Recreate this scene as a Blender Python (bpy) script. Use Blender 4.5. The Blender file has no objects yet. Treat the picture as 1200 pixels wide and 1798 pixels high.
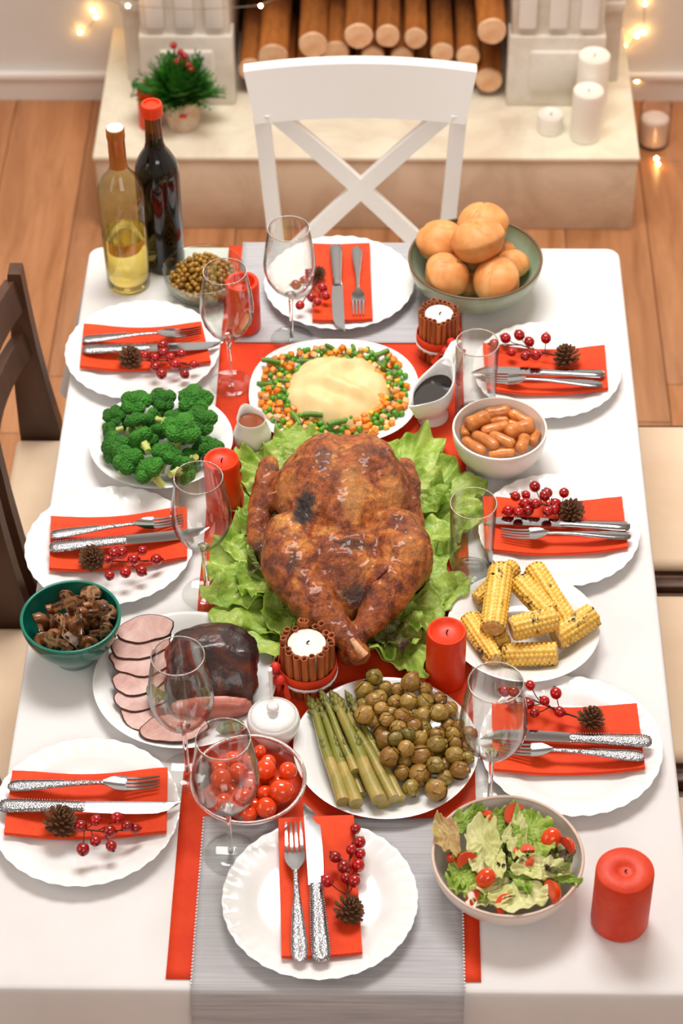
import bpy, math, random
from mathutils import Vector, Matrix, noise
PI = math.pi
sc = bpy.context.scene
COL = sc.collection

# ------------------------------------------------------------------ camera
CAM = Vector((0.0648, -2.5143, 3.2618)); YAW, PITCH, ROLL, FPX = -0.0279, 0.7642, -0.014, 4100.0
Fw = Vector((math.sin(YAW)*math.cos(PITCH), math.cos(YAW)*math.cos(PITCH), -math.sin(PITCH)))
_r = Vector((math.cos(YAW), -math.sin(YAW), 0)); _u = _r.cross(Fw)
Rt = math.cos(ROLL)*_r + math.sin(ROLL)*_u
Up = -math.sin(ROLL)*_r + math.cos(ROLL)*_u
cd = bpy.data.cameras.new('camera'); cam = bpy.data.objects.new('camera', cd); COL.objects.link(cam)
cd.sensor_fit = 'VERTICAL'; cd.sensor_height = 36; cd.lens = FPX/1798*36
cam.matrix_world = Matrix(((Rt.x, Up.x, -Fw.x, CAM.x), (Rt.y, Up.y, -Fw.y, CAM.y), (Rt.z, Up.z, -Fw.z, CAM.z), (0, 0, 0, 1)))
cd.clip_start = .05; cd.clip_end = 50
cd.dof.use_dof = True; cd.dof.focus_distance = 3.34; cd.dof.aperture_fstop = 5.6
sc.camera = cam

# ------------------------------------------------------------------ world, lamps, exposure
wd = bpy.data.worlds.new('world'); sc.world = wd; wd.use_nodes = True
wd.node_tree.nodes['Background'].inputs[0].default_value = (1, .97, .95, 1)
wd.node_tree.nodes['Background'].inputs[1].default_value = .3
def area(name, loc, target, sx, sy, power, color):
    l = bpy.data.lights.new(name, 'AREA'); l.shape = 'RECTANGLE'; l.size = sx; l.size_y = sy; l.energy = power; l.color = color
    o = bpy.data.objects.new(name, l); COL.objects.link(o); o.location = loc
    o.rotation_euler = (Vector(target)-Vector(loc)).to_track_quat('-Z', 'Y').to_euler()
    return o
area('ceiling_softbox', (0.0, 1.05, 3.5), (0, .75, .75), 1.5, .9, 98, (1, .985, .965))
area('side_fill', (-2.55, -.9, 2.3), (0, 0, .7), 1.6, 1.6, 24, (1, .98, .96))  # added fill from the side; no window stands there
area('front_fill', (0.9, -3.3, 3.2), (0, .2, .75), 2.0, 1.0, 36, (1, .985, .965))  # added fill behind the camera, lights the faces turned to it
vs = sc.view_settings; vs.view_transform = 'Standard'; vs.look = 'None'; vs.gamma = 1; vs.use_curve_mapping = False; vs.exposure = -0.18

# ------------------------------------------------------------------ pixel helpers (a pixel is a ray; its depth comes from a known height or plane)
def ray(px, py): return (Fw*FPX + Rt*(px-600) - Up*(py-899))
TZ = .75
def T(px, py, h=0.0):
    d = ray(px, py); t = (TZ+h-CAM.z)/d.z; return CAM + d*t
def PZ(px, py, z): return T(px, py, z-TZ)
def PY(px, py, y):
    d = ray(px, py); t = (y-CAM.y)/d.y; return CAM + d*t
def scale_at(p): return FPX/((Vector(p)-CAM).dot(Fw))       # pixels per metre

# ------------------------------------------------------------------ mesh builder
class G:
    def __init__(s): s.v = []; s.f = []
    def add(s, vs, fs, M=None):
        k = len(s.v)
        s.v += [tuple(M @ Vector(p)) if M else tuple(p) for p in vs]
        s.f += [tuple(i+k for i in q) for q in fs]
        return s
    def box(s, x0, x1, y0, y1, z0, z1, b=0.0, M=None):
        if b <= 0:
            v = [(x, y, z) for z in (z0, z1) for (x, y) in ((x0, y0), (x1, y0), (x1, y1), (x0, y1))]
            return s.add(v, [(3, 2, 1, 0), (4, 5, 6, 7), (0, 1, 5, 4), (1, 2, 6, 5), (2, 3, 7, 6), (3, 0, 4, 7)], M)
        def ring(z, e):
            p = []
            for (cx, cy, a0) in ((x1-b, y1-b, 0), (x0+b, y1-b, 90), (x0+b, y0+b, 180), (x1-b, y0+b, 270)):
                for a in (0, 45, 90):
                    t = math.radians(a0+a); p.append((cx+(b-e)*math.cos(t), cy+(b-e)*math.sin(t), z))
            return p
        rs = [ring(z0, b), ring(z0+b*.3, b*.3), ring(z0+b, 0), ring(z1-b, 0), ring(z1-b*.3, b*.3), ring(z1, b)]
        return s.rings(rs, True, True, M)
    def rings(s, rs, cap0=False, cap1=False, M=None):
        n = len(rs[0]); v = [p for r in rs for p in r]; f = []
        for i in range(len(rs)-1):
            for j in range(n):
                k = (j+1) % n; f.append((i*n+j, i*n+k, (i+1)*n+k, (i+1)*n+j))
        if cap0: f.append(tuple(range(n-1, -1, -1)))
        if cap1: f.append(tuple((len(rs)-1)*n+j for j in range(n)))
        return s.add(v, f, M)
    def lathe(s, prof, n=40, M=None, fn=None):
        rs = []
        for (r, z) in prof:
            ring = []
            for j in range(n):
                a = 2*PI*j/n; rr, zz = fn(r, z, a) if fn else (r, z)
                ring.append((rr*math.cos(a), rr*math.sin(a), zz))
            rs.append(ring)
        return s.rings(rs, prof[0][0] > 1e-6 and False, False, M)
    def tube(s, pts, rad, n=8, cap=True, M=None, flat=1.0, up=None):
        pts = [Vector(p) for p in pts]; m = len(pts)
        if not hasattr(rad, '__len__'): rad = [rad]*m
        rs = []; prev = None
        for i, p in enumerate(pts):
            t = (pts[min(i+1, m-1)]-pts[max(i-1, 0)]).normalized()
            a = Vector(up) if up else (prev if prev else (Vector((0, 0, 1)) if abs(t.z) < .9 else Vector((1, 0, 0))))
            w = t.cross(a)
            if w.length < 1e-6: w = t.cross(Vector((0, 1, 0)))
            w.normalize(); q = w.cross(t).normalized(); prev = q
            rs.append([tuple(p + rad[i]*(math.cos(2*PI*j/n)*w + flat*math.sin(2*PI*j/n)*q)) for j in range(n)])
        return s.rings(rs, cap, cap, M)
    def ball(s, c, r, nu=12, nv=8, M=None, fn=None):
        rx, ry, rz = r if hasattr(r, '__len__') else (r, r, r)
        v = [(0, 0, -1)]; 
        for i in range(1, nv):
            t = -PI/2+PI*i/nv
            for j in range(nu):
                a = 2*PI*j/nu; v.append((math.cos(t)*math.cos(a), math.cos(t)*math.sin(a), math.sin(t)))
        v.append((0, 0, 1)); f = []
        for j in range(nu): f.append((0, 1+(j+1) % nu, 1+j))
        for i in range(nv-2):
            for j in range(nu):
                a = 1+i*nu; k = (j+1) % nu; f.append((a+j, a+k, a+nu+k, a+nu+j))
        L = len(v)-1; a = 1+(nv-2)*nu
        for j in range(nu): f.append((a+j, a+(j+1) % nu, L))
        out = []
        for p in v:
            k = fn(Vector(p)) if fn else 1.0
            out.append((c[0]+rx*p[0]*k, c[1]+ry*p[1]*k, c[2]+rz*p[2]*k))
        return s.add(out, f, M)
    def grid(s, P, nu, nv, closed_u=False, M=None):
        v = [P(i, j) for j in range(nv) for i in range(nu)]; f = []
        for j in range(nv-1):
            for i in range(nu if closed_u else nu-1):
                k = (i+1) % nu; f.append((j*nu+i, j*nu+k, (j+1)*nu+k, (j+1)*nu+i))
        return s.add(v, f, M)
    def mesh(s, name, m, smooth=True, ang=45):
        me = bpy.data.meshes.new(name); me.from_pydata(s.v, [], s.f); me.validate(); me.update()
        if m: me.materials.append(m)
        if smooth:
            me.shade_smooth(); me.set_sharp_from_angle(angle=math.radians(ang))
        return me
    def build(s, name, m, parent=None, smooth=True, ang=45, loc=None):
        return obj(name, s.mesh(name, m, smooth, ang), parent, loc)
def obj(name, me, parent=None, loc=None, rot=None):
    o = bpy.data.objects.new(name, me); COL.objects.link(o)
    if parent: o.parent = parent
    if loc is not None: o.location = loc
    if rot is not None: o.rotation_euler = rot
    return o
def tag(o, label, cat, group=None, kind=None):
    if label: o['label'] = label
    if cat: o['category'] = cat
    if group: o['group'] = group
    if kind: o['kind'] = kind
    return o
def thing(name, label, cat, loc=(0, 0, 0), rz=0, group=None):
    o = bpy.data.objects.new(name, None); COL.objects.link(o); o.empty_display_size = .02
    o.location = loc; o.rotation_euler = (0, 0, rz)
    return tag(o, label, cat, group)
def dup(root, loc=None, rot=None, label=None, group=None, scale=None, parent=None):
    r = root.copy(); COL.objects.link(r)
    if parent: r.parent = parent
    if loc is not None: r.location = loc
    if rot is not None: r.rotation_euler = rot
    if scale is not None: r.scale = scale if hasattr(scale, '__len__') else (scale,)*3
    if label: r['label'] = label
    if group: r['group'] = group
    for ch in root.children:
        dup(ch, parent=r)
    return r
def struct(o): o['kind'] = 'structure'; return o
def fbm(p, s=1.0, o=3):
    p = Vector(p)*s; return sum(noise.noise(p*(2**i)+Vector((7.3*i, 0, 0)))/(2**i) for i in range(o))
def solid(o, t, off=0.0):
    m = o.modifiers.new('thickness', 'SOLIDIFY'); m.thickness = t; m.offset = off; return o

# ------------------------------------------------------------------ materials
def lin(c):
    return tuple((x/255/12.92 if x/255 <= .04045 else ((x/255+.055)/1.055)**2.4) for x in c)+(1,)
def mat(name, c, rough=.5, metal=0, c2=None, nscale=20, ndist=0, lo=.4, hi=.6, bump=0, bscale=60, sss=0, sssr=(1, .4, .2), trans=0, ior=1.45, coat=0, c3=None, rnd=0, bkind='noise', spec=.5, stretch=None, emit=None, sheen=0, ramp=None):
    m = bpy.data.materials.new(name); m.use_nodes = True; nt = m.node_tree; N = nt.nodes; L = nt.links
    b = N['Principled BSDF']; b.inputs['Roughness'].default_value = rough; b.inputs['Metallic'].default_value = metal
    b.inputs['IOR'].default_value = ior; b.inputs['Transmission Weight'].default_value = trans
    b.inputs['Coat Weight'].default_value = coat; b.inputs['Coat Roughness'].default_value = .12
    b.inputs['Specular IOR Level'].default_value = spec
    if sheen: b.inputs['Sheen Weight'].default_value = sheen
    if sss: b.inputs['Subsurface Weight'].default_value = sss; b.inputs['Subsurface Radius'].default_value = sssr; b.inputs['Subsurface Scale'].default_value = .006
    b.inputs['Base Color'].default_value = lin(c)
    tc = N.new('ShaderNodeTexCoord'); vec = tc.outputs['Object']
    if stretch:
        mp = N.new('ShaderNodeMapping'); mp.inputs['Scale'].default_value = stretch; L.new(vec, mp.inputs[0]); vec = mp.outputs[0]
    colout = None
    if c2:
        n = N.new('ShaderNodeTexNoise'); n.inputs['Scale'].default_value = nscale; n.inputs['Detail'].default_value = 6; n.inputs['Roughness'].default_value = .62; n.inputs['Distortion'].default_value = ndist
        L.new(vec, n.inputs['Vector'])
        r = N.new('ShaderNodeValToRGB'); e = r.color_ramp.elements
        e[0].position = lo; e[0].color = lin(c); e[1].position = hi; e[1].color = lin(c2)
        if c3: x = e.new(min(1, hi+(hi-lo)*.8)); x.color = lin(c3)
        L.new(n.outputs['Fac'], r.inputs[0]); colout = r.outputs[0]
    if ramp:
        oi = N.new('ShaderNodeObjectInfo'); rr = N.new('ShaderNodeValToRGB'); e = rr.color_ramp.elements; e[0].color = lin(ramp[0]); e[1].color = lin(ramp[-1])
        for i, q in enumerate(ramp[1:-1]): x = e.new((i+1)/(len(ramp)-1)); x.color = lin(q)
        L.new(oi.outputs['Random'], rr.inputs[0])
        if colout:
            mm = N.new('ShaderNodeMixRGB'); mm.blend_type = 'MIX'; mm.inputs[0].default_value = .55; L.new(colout, mm.inputs[1]); L.new(rr.outputs[0], mm.inputs[2]); colout = mm.outputs[0]
        else: colout = rr.outputs[0]
    if rnd:
        oi = N.new('ShaderNodeObjectInfo'); hs = N.new('ShaderNodeHueSaturation'); mr = N.new('ShaderNodeMapRange')
        mr.inputs['To Min'].default_value = 1-rnd; mr.inputs['To Max'].default_value = 1+rnd
        L.new(oi.outputs['Random'], mr.inputs['Value']); L.new(mr.outputs[0], hs.inputs['Value'])
        if colout: L.new(colout, hs.inputs['Color'])
        else: hs.inputs['Color'].default_value = lin(c)
        colout = hs.outputs[0]
    if colout: L.new(colout, b.inputs['Base Color'])
    if bump:
        if bkind == 'voronoi':
            t = N.new('ShaderNodeTexVoronoi'); t.inputs['Scale'].default_value = bscale; out = t.outputs['Distance']
        elif bkind == 'wave':
            t = N.new('ShaderNodeTexWave'); t.inputs['Scale'].default_value = bscale; t.inputs['Distortion'].default_value = .6; t.inputs['Detail'].default_value = 2; t.bands_direction = 'Y'; out = t.outputs['Fac']
        else:
            t = N.new('ShaderNodeTexNoise'); t.inputs['Scale'].default_value = bscale; t.inputs['Detail'].default_value = 4; out = t.outputs['Fac']
        L.new(vec, t.inputs['Vector'])
        bp = N.new('ShaderNodeBump'); bp.inputs['Strength'].default_value = bump; bp.inputs['Distance'].default_value = .004
        L.new(out, bp.inputs['Height']); L.new(bp.outputs[0], b.inputs['Normal'])
    if emit: b.inputs['Emission Color'].default_value = lin(emit[0]); b.inputs['Emission Strength'].default_value = emit[1]
    return m
def thin_glass(name, tint=(252, 253, 252), ior=1.5, rough=.0):
    m = bpy.data.materials.new(name); m.use_nodes = True; nt = m.node_tree; N = nt.nodes; L = nt.links
    for n in list(N):
        if n.type != 'OUTPUT_MATERIAL': N.remove(n)
    out = [n for n in N if n.type == 'OUTPUT_MATERIAL'][0]
    t = N.new('ShaderNodeBsdfTransparent'); lw = N.new('ShaderNodeLayerWeight'); lw.inputs[0].default_value = .5
    cr = N.new('ShaderNodeValToRGB'); e = cr.color_ramp.elements; e[0].position = .55; e[0].color = lin(tint); e[1].position = .97; e[1].color = tuple(x*.48 for x in lin(tint)[:3])+(1,); L.new(lw.outputs['Facing'], cr.inputs[0]); L.new(cr.outputs[0], t.inputs[0])
    g = N.new('ShaderNodeBsdfGlossy'); g.inputs['Roughness'].default_value = rough
    f = N.new('ShaderNodeLayerWeight'); f.inputs[0].default_value = .5
    pw_ = N.new('ShaderNodeMath'); pw_.operation = 'POWER'; pw_.inputs[1].default_value = 2.6; L.new(f.outputs['Facing'], pw_.inputs[0])
    ma = N.new('ShaderNodeMath'); ma.operation = 'MULTIPLY_ADD'; ma.inputs[1].default_value = .62; ma.inputs[2].default_value = .04; L.new(pw_.outputs[0], ma.inputs[0])
    mx = N.new('ShaderNodeMixShader'); L.new(ma.outputs[0], mx.inputs[0]); L.new(t.outputs[0], mx.inputs[1]); L.new(g.outputs[0], mx.inputs[2])
    L.new(mx.outputs[0], out.inputs[0]); return m
M = {}
M['china'] = mat('china', (243, 243, 241), .14, coat=.4)
M['ceramic'] = mat('ceramic', (240, 236, 228), .22, coat=.25)
M['cloth'] = mat('cloth', (233, 231, 230), .85, bump=.15, bscale=9, c2=(227, 224, 222), nscale=3)
M['red_cloth'] = mat('red_cloth', (226, 64, 10), .75, bump=.12, bscale=500, c2=(216, 52, 8), nscale=14)
M['napkin'] = mat('napkin', (234, 70, 2), .7, bump=.1, bscale=420, c2=(226, 58, 2), nscale=25)
M['grey_cloth'] = mat('grey_cloth', (196, 194, 196), .9, c2=(168, 168, 172), nscale=60, stretch=(.1, 15, 1), lo=.38, hi=.66, bump=.5, bscale=10, bkind='noise')
M['steel'] = mat('steel', (158, 158, 161), .11, 1)
M['hammered'] = mat('hammered', (160, 160, 163), .16, 1, bump=.22, bscale=600, bkind='voronoi')
M['glass'] = thin_glass('glass')
M['glass_solid'] = mat('glass_solid', (255, 255, 255), 0, trans=1, ior=1.47)
M['berry'] = mat('berry', (178, 8, 10), .1, c2=(120, 4, 10), nscale=70, lo=.45, hi=.65, coat=.6, rnd=.25)
M['twig'] = mat('twig', (64, 30, 22), .7)
M['cone'] = mat('cone', (92, 56, 34), .6, c2=(150, 104, 66), nscale=90, lo=.45, hi=.65, bump=.3, bscale=200)
M['wax_red'] = mat('wax_red', (230, 60, 8), .42, sss=.15, c2=(222, 52, 8), nscale=18, bump=.08, bscale=40)
M['wax_red_dull'] = mat('wax_red_dull', (214, 54, 18), .5, sss=.1, c2=(222, 68, 30), nscale=26, bump=.15, bscale=120)
M['wax_white'] = mat('wax_white', (246, 240, 228), .45, sss=.3, sssr=(1, .8, .6))
M['wick'] = mat('wick', (38, 30, 26), .9)
M['cinnamon'] = mat('cinnamon', (194, 108, 54), .6, c2=(140, 66, 28), nscale=40, stretch=(1, 1, .15), bump=.3, bscale=80, rnd=.2)
M['wood_dark'] = mat('wood_dark', (98, 66, 48), .32, c2=(68, 44, 32), nscale=8, stretch=(1, 1, .2))
M['white_paint'] = mat('white_paint', (244, 242, 238), .35)
M['cushion'] = mat('cushion', (238, 212, 182), .8, c2=(232, 204, 172), nscale=6, bump=.05, bscale=200)
# ------------------------------------------------------------------ room shell
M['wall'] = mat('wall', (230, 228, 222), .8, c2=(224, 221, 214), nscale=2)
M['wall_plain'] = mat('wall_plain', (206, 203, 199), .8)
M['ceil'] = mat('ceil', (236, 232, 226), .9)
M['base'] = mat('base', (226, 220, 212), .5)
M['plank'] = mat('plank', (200, 142, 98), .42, c2=(160, 104, 64), nscale=5, ndist=.6, stretch=(5, .55, 1), lo=.32, hi=.72, rnd=.14, bump=.06, bscale=30)
M['floor_gap'] = mat('floor_gap', (70, 40, 22), .8)
M['plaster'] = mat('plaster', (228, 221, 210), .75, c2=(212, 200, 184), nscale=9, bump=.2, bscale=25)
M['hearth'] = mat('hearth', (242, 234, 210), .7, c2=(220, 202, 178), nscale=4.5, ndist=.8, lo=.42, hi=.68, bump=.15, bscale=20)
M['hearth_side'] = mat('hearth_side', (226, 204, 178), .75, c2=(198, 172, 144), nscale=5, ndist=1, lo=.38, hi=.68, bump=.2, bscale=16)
M['soot'] = mat('soot', (52, 34, 24), .9)
BY = 2.37; RX = 2.75; FYB = -3.75; CZ = 3.72
struct(G().box(-RX, RX, FYB, BY, -.06, -.004).build('floor', M['floor_gap'], smooth=False))
flo = bpy.data.objects['floor']
random.seed(3)
pw = .19; seams = [-.672 + pw*k for k in range(-11, 19)]
for k, x in enumerate(seams):
    x0 = max(x, -RX); x1 = min(x+pw, RX)
    if x1-x0 < .02: continue
    y = BY - random.uniform(.3, 1.2) if abs(x) > 1 else BY-random.uniform(.9, 1.25)
    cuts = [BY, y]
    while cuts[-1] > FYB+1.3: cuts.append(cuts[-1]-1.25)
    cuts.append(FYB)
    for a, b in zip(cuts[:-1], cuts[1:]):
        L_ = a-b; g = G().box(-(x1-x0)/2+.0008, (x1-x0)/2-.0008, -L_/2+.0008, L_/2-.0008, -.006, 0, .0015)
        p = g.build('plank', M['plank'], flo, ang=30); p.location = ((x0+x1)/2, (a+b)/2, 0)
struct(G().box(-RX, RX, BY, BY+.1, -.06, CZ).build('wall_back', M['wall'], smooth=False))
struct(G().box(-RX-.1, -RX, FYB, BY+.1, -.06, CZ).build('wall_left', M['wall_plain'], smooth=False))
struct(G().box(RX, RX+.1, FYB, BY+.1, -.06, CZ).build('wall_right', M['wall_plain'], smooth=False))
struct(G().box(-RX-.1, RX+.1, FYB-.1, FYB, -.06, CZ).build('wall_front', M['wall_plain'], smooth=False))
struct(G().box(-RX-.1, RX+.1, FYB-.1, BY+.1, CZ, CZ+.1).build('ceiling', M['ceil'], smooth=False))
HX0, HX1, HY0, HZ = -.604, .622, 1.833, .202
for nm, a, b in (('baseboard_left', -RX, HX0-.003), ('baseboard_right', HX1+.003, RX)):
    g = G().box(a, b, BY-.012, BY, 0, .062); bb = struct(g.build(nm, M['base'], ang=30)); G().box(a, b, BY-.02, BY, .062, .08, .004).build('baseboard_cap', M['white_paint'], bb, ang=30)

# ------------------------------------------------------------------ fireplace: hearth slab, pilasters, mantel, firebox
fp = thing('fireplace', 'whitewashed fireplace with fluted pilasters and stone hearth behind the white chair', 'fireplace', (0, HY0, 0))
def fpart(g, nm, m, ang=30, parent=None): 
    o = g.build(nm, m, parent or fp, ang=ang); o.location = (0, -HY0, 0) if not parent else (0, 0, 0); return o
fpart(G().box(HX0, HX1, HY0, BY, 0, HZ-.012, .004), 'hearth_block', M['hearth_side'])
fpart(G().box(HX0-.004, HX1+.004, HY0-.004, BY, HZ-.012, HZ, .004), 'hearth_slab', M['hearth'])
PYF = 2.047
for (x0, x1) in ((-.502, -.300), (.337, .545)):
    pil = fpart(G().box(x0, x1, PYF, BY, HZ, 1.08, .003), 'pilaster', M['plaster'])
    fpart(G().box(x0-.006, x1+.006, PYF-.012, PYF+.05, HZ, .386, .004), 'plinth', M['plaster'], parent=pil)
    w = (x1-x0)/3.0
    for k in range(3):
        xc = x0+w*(k+.5)
        fpart(G().box(xc-.021, xc+.021, PYF-.012, PYF+.01, .405, 1.0, .006), 'flute', M['white_paint'], parent=pil)
    xc = (x0+x1)/2
    fpart(G().box(xc-.062, xc+.062, PYF-.022, PYF, .245, .352, .008), 'raised_panel', M['plaster'], parent=pil)
    s = -1 if x0 < 0 else 1; xe = x0 if s < 0 else x1
    a, b = sorted((xe, xe+s*.05))
    fpart(G().box(a, b, PYF+.09, BY, HZ, 1.08, .003), 'side_return', M['plaster'], parent=pil)
    fpart(G().box(a-.004, b+.004, PYF+.08, BY, HZ+.19, HZ+.215, .004), 'side_moulding', M['plaster'], parent=pil)
fpart(G().box(-.3, .337, BY-.02, BY-.002, HZ, 1.08), 'firebox_back', M['soot'])
fpart(G().box(-.3, .337, PYF+.02, BY, .78, 1.08, .003), 'lintel', M['plaster'])
fpart(G().box(-.60, .62, 1.95, BY, 1.08, 1.16, .008), 'mantel_shelf', M['hearth'])
# the stacked logs
M['bark'] = mat('bark', (206, 126, 54), .75, c2=(120, 62, 24), nscale=14, stretch=(1, .25, 1), lo=.35, hi=.65, bump=.8, bscale=40, rnd=.2)
M['log_end'] = mat('log_end', (240, 200, 160), .8, c2=(222, 168, 124), nscale=20, rnd=.1)
def log(x, z, y0, r, sd, y1=2.34, dx=0.0):
    random.seed(sd)
    o = thing('firewood_log', 'round firewood log with pale sawn end stacked in the fireplace', 'log', (x, y0, z), 0, 'logs stacked in the fireplace')
    n = 18; ring = lambda k, y, s: [((r*s*(1+.07*noise.noise(Vector((math.cos(2*PI*j/n)*1.4+sd, math.sin(2*PI*j/n)*1.4, y*4)))))*math.cos(2*PI*j/n)+dx*(y-y0), y-y0, r*s*(1+.07*noise.noise(Vector((math.cos(2*PI*j/n)*1.4+sd, math.sin(2*PI*j/n)*1.4, y*4))))*math.sin(2*PI*j/n)) for j in range(n)]
    ys = [y0+(y1-y0)*k/6 for k in range(7)]
    g = G(); g.rings([ring(k, y, 1) for k, y in enumerate(ys)]); g.build('bark', M['bark'], o)
    g = G(); g.rings([ring(0, y0, 1.0), ring(0, y0-.003, .93)], False, True)
    g.v = [(a, b-(.004 if i >= n else 0), c) for i, (a, b, c) in enumerate(g.v)]
    e = g.build('sawn_end', M['log_end'], o, ang=20)
    g = G().rings([ring(6, y1, 1), ring(6, y1, .5)], False, True).build('sawn_end', M['log_end'], o)
logs = []
for i, (px, py, rp, y) in enumerate([(630, 62, 25, 2.03), (681, 62, 22, 2.04), (730, 66, 20, 2.05), (777, 92, 20, 2.06), (864, 54, 26, 2.03), (859, 140, 24, 2.075), (550, 78, 26, 2.045), (480, 100, 27, 2.05), (822, 98, 21, 2.08), (442, 122, 23, 2.08), (590, 92, 24, 2.08), (655, 98, 20, 2.075), (706, 100, 20, 2.075)]):
    p = PY(px, py, y); logs.append((p.x, p.z, y, rp/scale_at(p)))
for k, x in enumerate((-.192, -.124, -.056, .012, .080, .148, .216)): logs.append((x, HZ+.034, 2.09+.01*(k % 3), .033))
for k, x in enumerate(() and (-.27, -.2, -.13, -.06, .01, .085, .155, .225, .30)): logs.append((x, .452+.006*(k % 2), 2.16+.012*(k % 3), .035))
for i, (x, z, y, r) in enumerate(logs): log(x, z, y, r, 11+i, dx=random.uniform(-.012, .012))

lp = bpy.data.lights.new('wall_lamp', 'POINT'); lp.energy = 13; lp.color = (1, .72, .5); lp.shadow_soft_size = .12
lo_ = bpy.data.objects.new('wall_lamp', lp); COL.objects.link(lo_); lo_.location = (1.35, 2.1, 1.15)
# ------------------------------------------------------------------ things on and beside the hearth
def candle(name, label, base, r, h, m, group=None, dish=.005, lip=.004, wickh=.008, seed=0, rim=.78):
    o = thing(name, label, 'candle', base, 0, group)
    pr = [(0, 0), (r*.9, 0), (r*.98, .002), (r, .006), (r, h-.006), (r*.985, h-.002), (r*.95, h), (r*(rim+.06), h-.0004), (r*rim, h-dish*.4), (r*(rim-.1), h-dish), (r*.2, h-dish*1.1), (0, h-dish*1.1)]
    def wob(rr, z, a): return rr*(1+.012*noise.noise(Vector((math.cos(a)*1.5+seed, math.sin(a)*1.5, z*20)))), z
    G().lathe(pr, 44, fn=wob).build('wax_body', m, o, ang=60)
    G().tube([(0, 0, h-dish*1.1-.001), (.0005, .0003, h-dish+wickh*.5), (.002, -.0005, h-dish+wickh)], .0011, 6).build('wick', M['wick'], o)
    return o
hp = lambda px, py: PZ(px, py, HZ)
candle('pillar_candle', 'red pillar candle standing beside the potted plant on the hearth', hp(265, 221), .026, .105, M['wax_red'], seed=2, rim=.7)
candle('pillar_candle', 'short white votive candle on the hearth', hp(966, 229), .029, .046, M['wax_white'], seed=3)
candle('pillar_candle', 'tall white pillar candle near the hearth front edge', hp(1028, 241), .0345, .127, M['wax_white'], seed=4)
candle('pillar_candle', 'tallest white pillar candle behind the other white pillar on the hearth', hp(1036, 209), .036, .172, M['wax_white'], seed=5)
# potted plant
pb = hp(322, 219)
pp = thing('potted_plant', 'small leafy green plant with red berries in a clay pot on the hearth', 'plant', pb)
M['clay'] = mat('clay', (204, 172, 142), .8, c2=(222, 204, 184), nscale=30, bump=.2)
M['fern'] = mat('fern', (62, 140, 34), .55, c2=(36, 104, 26), nscale=20, rnd=.1)
G().lathe([(0, 0), (.034, 0), (.036, .003), (.045, .07), (.048, .074), (.048, .082), (.044, .082), (.041, .07), (0, .068)], 32).build('pot', M['clay'], pp)
G().box(-.004, .014, -.0462, -.043, .048, .056, .001).build('red_mark', M['wax_red'], pp)
random.seed(8); g = G()
for k in range(150):
    a = random.uniform(0, 2*PI); el = random.uniform(.05, 1.5); L_ = random.uniform(.055, .1)*(.75 if math.sin(a) > .2 and el < .9 else 1)
    pts = []
    for i in range(6):
        t = i/5; rr = .012+L_*t*math.cos(el); zz = .08+L_*t*math.sin(el)-.012*t*t*math.cos(el)
        pts.append(Vector((rr*math.cos(a), rr*math.sin(a), zz)))
    side = Vector((-math.sin(a), math.cos(a), 0))
    g.tube(pts, .0012, 4)
    for i in range(1, 6):
        for s in (-1, 1):
            w = .027*(1-i/8); p = pts[i]; d = (pts[i]-pts[i-1]).normalized()
            q = p+side*s*w+d*w*.9+Vector((0, 0, .003)); wd_ = d*w*.5+Vector((0, 0, .002))
            g.add([p-wd_*.5, (p+q)/2-wd_-Vector((0, 0, .001)), q, (p+q)/2+wd_], [(0, 1, 2, 3)])
g.v = [(a_, min(b_, 2.020-pb.y), c_) for a_, b_, c_ in g.v]      # the fronds stop short of the pilaster
cb = hp(265, 221)-pb
def clear(p):                                                        # and bend round the candle
    d = math.hypot(p[0]-cb.x, p[1]-cb.y); return p if d > .037 or p[2] > .12 else (cb.x+(p[0]-cb.x)*.037/max(d, 1e-4), cb.y+(p[1]-cb.y)*.037/max(d, 1e-4), p[2])
g.v = [clear(p) for p in g.v]
o = g.build('foliage', M['fern'], pp, ang=80); o['kind'] = 'stuff'
for k, (px, py) in enumerate(((305, 80), (312, 108), (330, 114), (324, 98), (317, 92), (335, 122))):
    p = PY(px, py, pb.y-.01)-pb
    G().ball(p, .0085, 10, 7).build('berry', M['berry'], pp)
    G().tube([(0, 0, .07), (p.x*.6, p.y*.6, p.z*.7), p], .0012, 5).build('berry_stem', M['twig'], pp)
# glass votive on the floor
gb = PZ(1147, 251, 0)
vo = thing('votive_holder', 'glass votive holder with a pale candle on the floor beside the hearth', 'candle holder', gb)
G().lathe([(0, 0), (.036, 0), (.038, .004), (.038, .11), (.0365, .11), (.0365, .008), (0, .006)], 36).build('glass_cup', M['glass'], vo)
G().lathe([(0, .008), (.034, .008), (.034, .07), (.03, .072), (0, .07)], 32).build('wax', mat('wax_pink', (228, 208, 200), .5, sss=.2), vo)
# fairy lights
M['bulb'] = mat('bulb', (255, 214, 150), .3, emit=((255, 196, 120), 55))
M['wire'] = mat('wire', (150, 140, 120), .5)
def string(label, pts, start, end):
    o = thing('fairy_lights', label, 'string lights', pts[0])
    ps = [start]+pts+[end]; path = []
    for a, b in zip(ps[:-1], ps[1:]):
        for i in range(5):
            t = i/5; p = a.lerp(b, t); path.append(p-pts[0]+Vector((0, -.003, -.01*math.sin(PI*t)*(0 if p.z < .05 else 1))))
    G().tube(path, .0009, 5).build('wire', M['wire'], o)
    for p in pts: G().ball(p-pts[0]-Vector((0, .005, 0)), .0042, 10, 7).build('bulb', M['bulb'], o)
W_ = lambda x, y: PY(x, y, BY-.008)
string('warm fairy lights hanging on the wall near the potted plant', [W_(200, -45), W_(170, -30), W_(163, 16), W_(169, 28), W_(141, 55)], W_(190, -95), W_(120, 30))
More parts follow.
